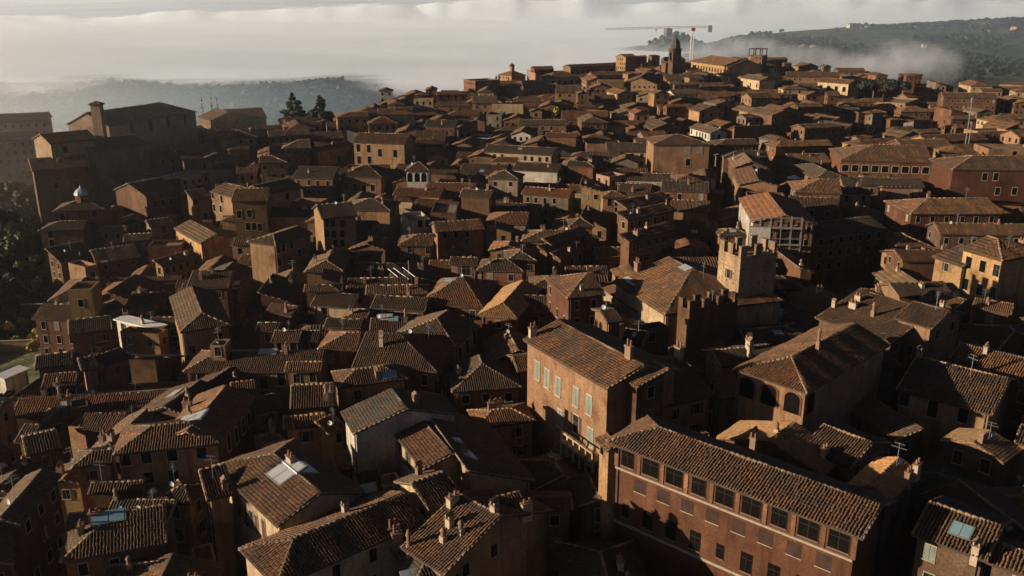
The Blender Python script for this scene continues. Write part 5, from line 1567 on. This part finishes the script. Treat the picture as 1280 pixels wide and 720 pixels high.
def mast(u, vt, vb, y, label):
    a, b_ = at_pixel(u, vt, y), at_pixel(u, vb, y)
    root = thing('radio_mast', label, 'antenna mast', (b_[0], b_[1], b_[2] - 4))
    b = MB(); Hm = a[2] - b_[2] + 4
    b.tube((0, 0, 0), (0, 0, Hm), .2, 6, r2=.1); link('pole', b.mesh('mast_pole', [METAL]), root)
    b = MB()
    for z in (.45, .62, .78, .92): b.tube((-.9, 0, Hm * z), (.9, 0, Hm * z), .07, 4)
    b.box(-.35, -.35, Hm * .9, .35, .35, Hm * .99); link('aerials', b.mesh('mast_aerials', [METAL]), root)
mast(1208, 122, 172, 345, 'taller of two radio masts rising from roofs at upper right')
mast(1211.5, 152, 175, 335, 'shorter of two radio masts rising from roofs at upper right')
def hoop():
    p = at_pixel(1088, 165, 430); root = thing('hoop_aerial', 'round white hoop standing on a roof below the right skyline', 'aerial', (p[0], p[1], p[2] - 3))
    b = MB(); n = 18; R_ = 1.6
    for i in range(n):
        a, c = 6.283 * i / n, 6.283 * (i + 1) / n
        b.tube((R_ * math.cos(a), 0, 4.6 + R_ * 1.15 * math.sin(a)), (R_ * math.cos(c), 0, 4.6 + R_ * 1.15 * math.sin(c)), .14, 5)
    link('hoop', b.mesh('hoop', [PALE]), root)
    b = MB(); b.tube((0, 0, 0), (0, 0, 2.8), .12, 5); link('pole', b.mesh('hoop_pole', [METAL]), root)
hoop()
for i, (u0, v0, u1, v1) in enumerate(((485, 336, 497, 346), (492, 335, 511, 349), (503, 334, 520, 347))):
    a, c = at_pixel(u0, v0, 176), at_pixel(u1, v1, 170)
    o = thing('pole', ['leftmost of three white poles leaning over a roof left of centre', 'middle of three white poles leaning over a roof left of centre', 'rightmost of three white poles leaning over a roof left of centre'][i], 'pole', tuple(c))
    b = MB(); b.tube((0, 0, 0), tuple(a - c), .07, 6); link('shaft', b.mesh('pole_shaft', [WHITE]), o)
h = find('square brick tower with battlements and one small window')
b = MB(); zc = -h.zb; rs_ = random.Random(2)
for fr in h.wall_frames()[:3]:
    n3 = math.atan2(fr[3][1], fr[3][0])
    for z in np.arange(-1.6, -13, -1.7):
        for x in np.arange(.8, fr[4] - .4, 1.7):
            if rs_.random() < .35: continue
            px, py = fr[1][0] + fr[2][0] * (x + rs_.uniform(-.2, .2)), fr[1][1] + fr[2][1] * x
            ex, ey = fr[2][0] * .11, fr[2][1] * .11; ox, oy = fr[3][0] * .012, fr[3][1] * .012
            b.poly([(px - ex + ox, py - ey + oy, zc + z), (px + ex + ox, py + ey + oy, zc + z), (px + ex + ox, py + ey + oy, zc + z + .22), (px - ex + ox, py - ey + oy, zc + z + .22)])
link('putlog_holes', b.mesh('putlog_holes', [DARK]), h.root, kind='stuff')
b = MB()
for z in (-.35, -2.2): b.box(-.09, -.09, zc + z - .12, h.L + .09, h.w + .09, zc + z + .06)
link('string_course', b.mesh('tower_string_course', [WALL_MAT['tan']]), h.root)
# rooftop frame of the tower house by the villa
h = find('square dark tower house with a rooftop frame right of the hilltop villa')
if h.single:
    b = MB(); zc = -h.zb
    for x in (.5, h.L * .5, h.L - .5):
        for yv in (.5, h.w - .5): b.box(x - .3, yv - .3, zc - .2, x + .3, yv + .3, zc + 4)
    b.box(.2, .2, zc + 4, h.L - .2, h.w - .2, zc + 4.5); link('roof_frame', b.mesh('roof_frame', [WALL_MAT['dark']]), h.root)
# terrace railing at the foot of the tall palace
h = find('tall sunlit palace with pale shuttered windows at the centre')
b = MB(); zc = -h.zb; x0, x1 = h.L * .62, h.L - .5
for x in np.linspace(x0, x1, 6): b.box(x - .14, -1.6, zc - 15, x + .14, -1.32, zc - 8.6)
b.box(x0 - .2, -1.7, zc - 10.2, x1 + .2, .45, zc - 9.9); b.box(x0 - .2, -1.68, zc - 8.8, x1 + .2, -1.3, zc - 8.6)
link('balcony', b.mesh('balcony', [WALL_MAT['cream']]), h.root)

# ------------------------------------------------------------------ lawn of the little garden
def lawn():
    us_, vs_ = np.linspace(-40, 74, 24), np.linspace(402, 438, 12); co = []
    for v in vs_:
        for u in us_:
            p = gp(u, v); co.append((p[0], p[1], float(terrain(p[0], p[1])) + .12))
    i = np.arange(len(co)).reshape(12, 24); q = np.stack([i[:-1, :-1], i[:-1, 1:], i[1:, 1:], i[1:, :-1]], -1).reshape(-1, 4)
    m, nt, b = new_mat('lawn'); n = noise(nt, .5, 5, .7)
    nt.links.new(ramp(nt, n, [(.35, (.05, .06, .015)), (.5, (.11, .12, .025)), (.65, (.20, .18, .05))]), b.inputs['Base Color']); b.inputs['Roughness'].default_value = 1
    link('lawn', mesh_np('lawn', co, q[:, ::-1], [m]), kind='structure')
lawn()

# ------------------------------------------------------------------ garden walls on the left edge
def wall_thing(label, pa, pb, hgt, mat, v=None):
    a, c = gp(*pa), gp(*pb); L = float(np.hypot(*(c - a)[:2])); z = min(a[2], c[2])
    root = thing('garden_wall', label, 'wall', (a[0], a[1], z - .8), math.atan2(c[1] - a[1], c[0] - a[0]))
    b = MB(); b.box(0, -.25, 0, L, .25, hgt + .8); link('wall', b.mesh('garden_wall', [mat]), root)
    b = MB(); b.box(-.1, -.35, hgt + .8, L + .1, .35, hgt + 1.0); link('coping', b.mesh('coping', [STONE]), root)
wall_thing('pale retaining wall of the small sunlit garden, left edge', (-30, 440), (48, 436), 2.6, WALL_MAT['cream'])
wall_thing('dark garden wall above the small sunlit garden, left edge', (28, 392), (80, 394), 3.5, WALL_MAT['brown'])
# ------------------------------------------------------------------ small far houses on the hills
def far_house(label, u, v, L, w, hgt, col, seed, hint=None):
    p = gp(u, v, 9000)
    if p is None: return
    rs = random.Random(seed); t = House((p[0], p[1], p[2] + hgt), rs.uniform(-.5, .5), L, w, .35, 'h', col, 1)
    root = thing('farmhouse', label, 'farmhouse', (t.A[0], t.A[1], t.A[2] + t.zb), t.ang)
    link('wall', wall_mesh(t), root, (0, 0, -t.zb)); link('roof', roof_slab(t, ROOF_BASE[1]), root, (0, 0, -t.zb))
FAR = [((1062, 35), 34, 'white'), ((1075, 36), 26, 'white'), ((1144, 36), 22, 'cream'), ((1218, 33), 60, 'cream'), ((1232, 34), 34, 'orange'), ((1237, 42), 20, 'pink'), ((1270, 39), 40, 'cream'), ((1250, 25), 60, 'grey'),
       ((1178, 48), 14, 'cream'), ((1200, 50), 14, 'white'), ((1211, 52), 10, 'white'), ((1172, 67), 16, 'orange'), ((1153, 60), 10, 'white'), ((981, 64), 10, 'white'), ((998, 61), 10, 'white'), ((1005, 60), 9, 'white'), ((1013, 61), 14, 'white'), ((1201, 109), 9, 'cream'),
       ((172, 104), 44, 'grey'), ((206, 101), 32, 'grey'), ((300, 105), 26, 'grey'), ((97, 108), 14, 'grey'), ((367, 111), 8, 'white')]
WHERE = ['left one of two white villas on the right-hand ridge', 'right one of two white villas on the right-hand ridge', 'cream villa among trees at the middle of the right-hand ridge', 'long cream farmhouse below the crest of the right-hand ridge', 'orange farmhouse beside the long cream one on the ridge',
         'small rose house below the orange farmhouse on the ridge', 'cream farmhouse at the right edge of the ridge', 'grey farmhouse on the very crest at far right', 'cream cottage above the dark wood on the right hill', 'white cottage at the top of the dark wood, right hill', 'tiny white hut right of the white cottage, right hill', 'orange cottage inside the dark wood on the right hill',
         'tiny white hut left of the dark wood, right hill', 'leftmost of the row of white cottages in the misty valley', 'second of the row of white cottages in the misty valley', 'third of the row of white cottages in the misty valley', 'rightmost of the row of white cottages in the misty valley', 'cream hut in the green valley at right', 'blocky grey manor on the misty left ridge', 'long grey house right of the misty manor', 'round-ended grey house on the misty left ridge', 'slim grey tower house on the misty left ridge', 'tiny white cottage on the misty left slope']
for i, (((u, v), L, c), lab) in enumerate(zip(FAR, WHERE)): far_house(lab, u, v, L, max(8, L * .45), 7 if L < 30 else 9, c, i)
# town half sunk in the fog behind the bell tower
for i, (u, v, L, hg) in enumerate([(806, 52, 40, 18), (817, 48, 22, 26), (833, 47, 20, 24), (824, 52, 60, 12)]):
    far_house(['wide grey building of the hill town standing in the fog', 'left domed tower house of the hill town in the fog', 'right tower house of the hill town in the fog', 'long low wall of the hill town in the fog'][i], u, v, L, 16, hg, 'grey', 60 + i)

# ------------------------------------------------------------------ fog sea in the valleys
def fog_mat(name, thr0, thr1, scale, col=.97):
    m = bpy.data.materials.new(name); m.use_nodes = True; nt = m.node_tree; nt.nodes.clear()
    out = nd(nt, 'ShaderNodeOutputMaterial'); mix = nd(nt, 'ShaderNodeMixShader'); tr = nd(nt, 'ShaderNodeBsdfTransparent'); df = nd(nt, 'ShaderNodeBsdfDiffuse'); tl = nd(nt, 'ShaderNodeBsdfTranslucent'); ms = nd(nt, 'ShaderNodeMixShader')
    df.inputs[0].default_value = (col * .90, col * .985, col * 1.03, 1); tl.inputs[0].default_value = (col, col, col, 1); ms.inputs[0].default_value = .03
    nt.links.new(df.outputs[0], ms.inputs[1]); nt.links.new(tl.outputs[0], ms.inputs[2])
    # the ragged fine relief of a fog top, far below a pixel
    fb = noise(nt, 1.1, 3, .7); bp = nd(nt, 'ShaderNodeBump'); bp.inputs['Strength'].default_value = 1.0; bp.inputs['Distance'].default_value = 4.0
    nt.links.new(fb, bp.inputs['Height']); nt.links.new(bp.outputs[0], df.inputs['Normal'])
    at = nd(nt, 'ShaderNodeAttribute', attribute_name='thick')
    n = noise(nt, scale, 6, .6)
    rg = ramp(nt, n, [(thr0, 0.0), (thr1, 1.0)])
    sc = nd(nt, 'ShaderNodeMath', operation='MULTIPLY'); nt.links.new(rg, sc.inputs[0]); sc.inputs[1].default_value = 1.0
    ad = nd(nt, 'ShaderNodeMath', operation='MULTIPLY_ADD', use_clamp=True)
    nt.links.new(at.outputs['Fac'], ad.inputs[0]); ad.inputs[1].default_value = 2.0
    sub = nd(nt, 'ShaderNodeMath', operation='SUBTRACT'); nt.links.new(sc.outputs[0], sub.inputs[0]); sub.inputs[1].default_value = 1.0
    nt.links.new(sub.outputs[0], ad.inputs[2])
    nt.links.new(ad.outputs[0], mix.inputs[0]); nt.links.new(tr.outputs[0], mix.inputs[1]); nt.links.new(ms.outputs[0], mix.inputs[2]); nt.links.new(mix.outputs[0], out.inputs[0])
    return m
def fog_sheet(label, level, amp, fu, fy, seed, mat, fade):
    """fog whose thickness above the ground sets how opaque it is; fu/fy = where it starts, per bearing"""
    ys_ = np.concatenate([np.arange(620, 3200, 16), 3200 + spaced(0, 7800, 24, 1.045)])
    ys_ = ys_[ys_ < 11400]
    us = np.linspace(-900, 2200, 520)
    U, Y = np.meshgrid(us, ys_); X = (U - 640) / 1100 * Y * 1.03
    Z = level + amp * .6 * (fbm(X / 700, Y / 500, seed, 2) - .5) * 2 + (fbm(X / 1800, Y / 900, seed + 3, 4) - .5) * 2 * np.clip(Y / 3000, .4, 3) * amp * .45
    # far out the fog climbs into a bank with an uneven, dissolving upper edge
    ty = np.interp(U, [-900, 0, 150, 420, 620, 760, 900, 1100, 2200], [12, 16, 19, 11, 5, 6, 2, -2, -4]) + 11 * (fbm(U / 120, U * 0, 4 + seed, 4) - .5) * 2
    zt = CZ + 11300 * (HORIZON - ty) / 1100
    Z = Z + (zt - level) * smooth(6500, 11300, Y) ** 1.5
    start = np.interp(U, fu, fy)
    th = np.clip((Z - terrain(X, Y)) / 34.0, 0, 1) * smooth(0, fade, Y - start) * (1 - smooth(9800, 11350, Y) * .999)
    co = np.stack([X, Y, Z], -1).reshape(-1, 3); n, m = U.shape; i = np.arange(n * m).reshape(n, m)
    q = np.stack([i[:-1, :-1], i[:-1, 1:], i[1:, 1:], i[1:, :-1]], -1).reshape(-1, 4)
    thf = th.ravel(); keep = thf[q].max(1) > .01; q = q[keep]
    used = np.unique(q); mp = np.zeros(len(co), int); mp[used] = np.arange(len(used))
    me = mesh_np('fog', co[used], mp[q], [mat], smooth_=True)
    a = me.attributes.new('thick', 'FLOAT', 'POINT'); a.data.foreach_set('value', thf[used].astype(np.float32))
    o = link('fog', me, kind='stuff'); o['label'] = label; o['category'] = 'fog'
FU = [-900, 0, 250, 480, 540, 600, 700, 800, 860, 900, 960, 1100, 2200]
fog_sheet('white sea of fog filling the valleys beyond the town', -62, 16, FU, [1150, 1150, 1150, 1130, 950, 850, 850, 1100, 1800, 2700, 3000, 3000, 3000], 3, fog_mat('fog_thick', .30, .55, .0030), 170)
fog_sheet('thin upper veil of the fog sea, torn at its edges', -44, 14, FU, [1300, 1300, 1300, 1270, 1050, 950, 950, 1300, 2100, 2900, 3300, 3300, 3300], 7, fog_mat('fog_veil', .40, .66, .0042), 200)

# drifting smoke over the right valley: real volume
def wisp(label, u, v, y, size, dens, seed, nsc=.022):
    p = at_pixel(u, v, y)
    b = MB(); n = 14
    for a, c in zip(range(7), range(1, 8)):
        ta, tc = math.pi * a / 7, math.pi * c / 7
        for i in range(n):
            p0, p1 = 6.283 * i / n, 6.283 * (i + 1) / n
            f = lambda t, q: (size[0] * math.sin(t) * math.cos(q), size[1] * math.sin(t) * math.sin(q), size[2] * math.cos(t))
            if a == 0: b.poly([f(ta, p0), f(tc, p0), f(tc, p1)])
            elif c == 7: b.poly([f(ta, p0), f(tc, p0), f(ta, p1)])
            else: b.poly([f(ta, p0), f(tc, p0), f(tc, p1), f(ta, p1)])
    m = bpy.data.materials.new('smoke'); m.use_nodes = True; nt = m.node_tree; nt.nodes.clear()
    out = nd(nt, 'ShaderNodeOutputMaterial'); pv = nd(nt, 'ShaderNodeVolumePrincipled'); pv.inputs['Color'].default_value = (.9, .9, .93, 1); pv.inputs['Anisotropy'].default_value = .2
    tc = nd(nt, 'ShaderNodeTexCoord'); mp = nd(nt, 'ShaderNodeMapping'); mp.inputs['Scale'].default_value = (1 / size[0], 1 / size[1], 1 / size[2]); nt.links.new(tc.outputs['Object'], mp.inputs['Vector'])
    ln = nd(nt, 'ShaderNodeVectorMath', operation='LENGTH'); nt.links.new(mp.outputs[0], ln.inputs[0])
    fall = ramp(nt, ln.outputs['Value'], [(.15, 1.0), (.95, 0.0)])
    n1 = noise(nt, nsc, 5, .6)
    nr = ramp(nt, n1, [(.40, 0.0), (.70, 1.0)])
    mu = nd(nt, 'ShaderNodeMath', operation='MULTIPLY'); nt.links.new(fall, mu.inputs[0]); nt.links.new(nr, mu.inputs[1])
    m2 = nd(nt, 'ShaderNodeMath', operation='MULTIPLY'); nt.links.new(mu.outputs[0], m2.inputs[0]); m2.inputs[1].default_value = dens
    nt.links.new(m2.outputs[0], pv.inputs['Density']); nt.links.new(pv.outputs[0], out.inputs['Volume'])
    bm_ = b.mesh('smoke', [m], True)
    o = link('smoke', bm_, None, tuple(p), kind='stuff'); o['label'] = label; o['category'] = 'smoke'
wisp('bright drift of smoke over the right-hand valley', 1128, 84, 1250, (95, 70, 42), .05, 1)
wisp('fainter smoke trailing left over the right-hand valley', 1050, 90, 1250, (110, 70, 30), .03, 2)

def mist(label, c, size, dens, tint=(.66, .86, 1, 1)):
    b = MB(); n = 20
    for a in range(10):
        ta, tc = math.pi * a / 10, math.pi * (a + 1) / 10
        for i in range(n):
            p0, p1 = 6.283 * i / n, 6.283 * (i + 1) / n
            f = lambda t, q: (size[0] * math.sin(t) * math.cos(q), size[1] * math.sin(t) * math.sin(q), size[2] * math.cos(t))
            b.poly([f(ta, p0), f(tc, p0), f(tc, p1)] if a == 0 else [f(ta, p0), f(tc, p0), f(ta, p1)] if a == 9 else [f(ta, p0), f(tc, p0), f(tc, p1), f(ta, p1)])
    m = bpy.data.materials.new('mist'); m.use_nodes = True; nt = m.node_tree; nt.nodes.clear()
    out = nd(nt, 'ShaderNodeOutputMaterial'); pv = nd(nt, 'ShaderNodeVolumePrincipled'); pv.inputs['Color'].default_value = tint; pv.inputs['Anisotropy'].default_value = .35
    tc = nd(nt, 'ShaderNodeTexCoord'); mp = nd(nt, 'ShaderNodeMapping'); mp.inputs['Scale'].default_value = (1 / size[0], 1 / size[1], 1 / size[2]); nt.links.new(tc.outputs['Object'], mp.inputs['Vector'])
    ln = nd(nt, 'ShaderNodeVectorMath', operation='LENGTH'); nt.links.new(mp.outputs[0], ln.inputs[0])
    nt.links.new(ramp(nt, ln.outputs['Value'], [(.1, dens), (.97, 0.0)]), pv.inputs['Density']); nt.links.new(pv.outputs[0], out.inputs['Volume'])
    o = link('mist', b.mesh('mist', [m], True), None, c, kind='stuff'); o['label'] = label; o['category'] = 'mist'
mist('blue morning mist lying over the low left hill', (-430, 930, -50), (560, 300, 80), .0021)
mist('bluish mist hanging in the right-hand valley', (760, 1750, 0), (900, 800, 170), .00045)
mist('thin mist round the basilica, upper left', (-265, 385, -5), (190, 160, 75), .0036, (1, .93, .86, 1))

wisp('small torn cloud drifting over the ridge beyond the bell tower', 985, 72, 1500, (120, 80, 26), .022, 3)
wisp('low shred of fog at the foot of the right-hand hills', 915, 62, 1700, (130, 80, 30), .03, 4)

wisp('puff of fog rolling over the left end of the low hill', 60, 112, 1330, (190, 90, 24), .022, 5, .012)
wisp('puff of fog rolling over the middle of the low hill', 285, 99, 1400, (240, 90, 22), .022, 6, .012)
wisp('puff of fog at the right end of the low hill', 480, 116, 1330, (170, 90, 26), .024, 7, .012)
wisp('soft fog pressing up behind the left skyline of the town', 590, 102, 1000, (150, 90, 22), .022, 8, .014)
wisp('soft fog pressing up behind the bell tower', 780, 74, 1150, (170, 90, 24), .022, 9, .014)

# cloud and fog banks standing on the horizon, outside the haze
def cloud_deck():
    xs_ = np.linspace(-90000, 90000, 240); ys_ = np.linspace(12500, 95000, 80)
    X, Y = np.meshgrid(xs_, ys_)
    Z = -160 + (Y - 12500) * .034 + 420 * (fbm(X / 9000, Y / 5000, 13, 5) - .45) * smooth(15500, 40000, Y)
    co = np.stack([X, Y, Z], -1).reshape(-1, 3); n, m = X.shape; i = np.arange(n * m).reshape(n, m)
    q = np.stack([i[:-1, :-1], i[:-1, 1:], i[1:, 1:], i[1:, :-1]], -1).reshape(-1, 4)
    cm, nt, b = new_mat('cloud'); nn = noise(nt, .00009, 5, .55)
    nt.links.new(ramp(nt, nn, [(.38, (.38, .49, .58)), (.62, (.70, .80, .88))]), b.inputs['Base Color']); b.inputs['Roughness'].default_value = 1; b.inputs['Specular IOR Level'].default_value = 0
    o = link('cloud_deck', mesh_np('cloud_deck', co, q, [cm], smooth_=True), kind='stuff'); o['label'] = 'grey blue layer of cloud along the horizon behind the fog'; o['category'] = 'cloud'
cloud_deck()

# ------------------------------------------------------------------ haze
b = MB(); b.box(-17800, -900, -140, 17800, 11900, CZ + 330)
hm = bpy.data.materials.new('haze'); hm.use_nodes = True; nt = hm.node_tree; nt.nodes.clear()
out = nd(nt, 'ShaderNodeOutputMaterial'); pv = nd(nt, 'ShaderNodeVolumePrincipled')
pv.inputs['Color'].default_value = (.96, .98, 1.0, 1); pv.inputs['Density'].default_value = 0.00005; pv.inputs['Anisotropy'].default_value = .40
nt.links.new(pv.outputs[0], out.inputs['Volume'])
o = link('haze', b.mesh('haze', [hm]), kind='stuff'); o['label'] = 'thin bluish haze filling the air over the town and valleys'; o['category'] = 'haze'
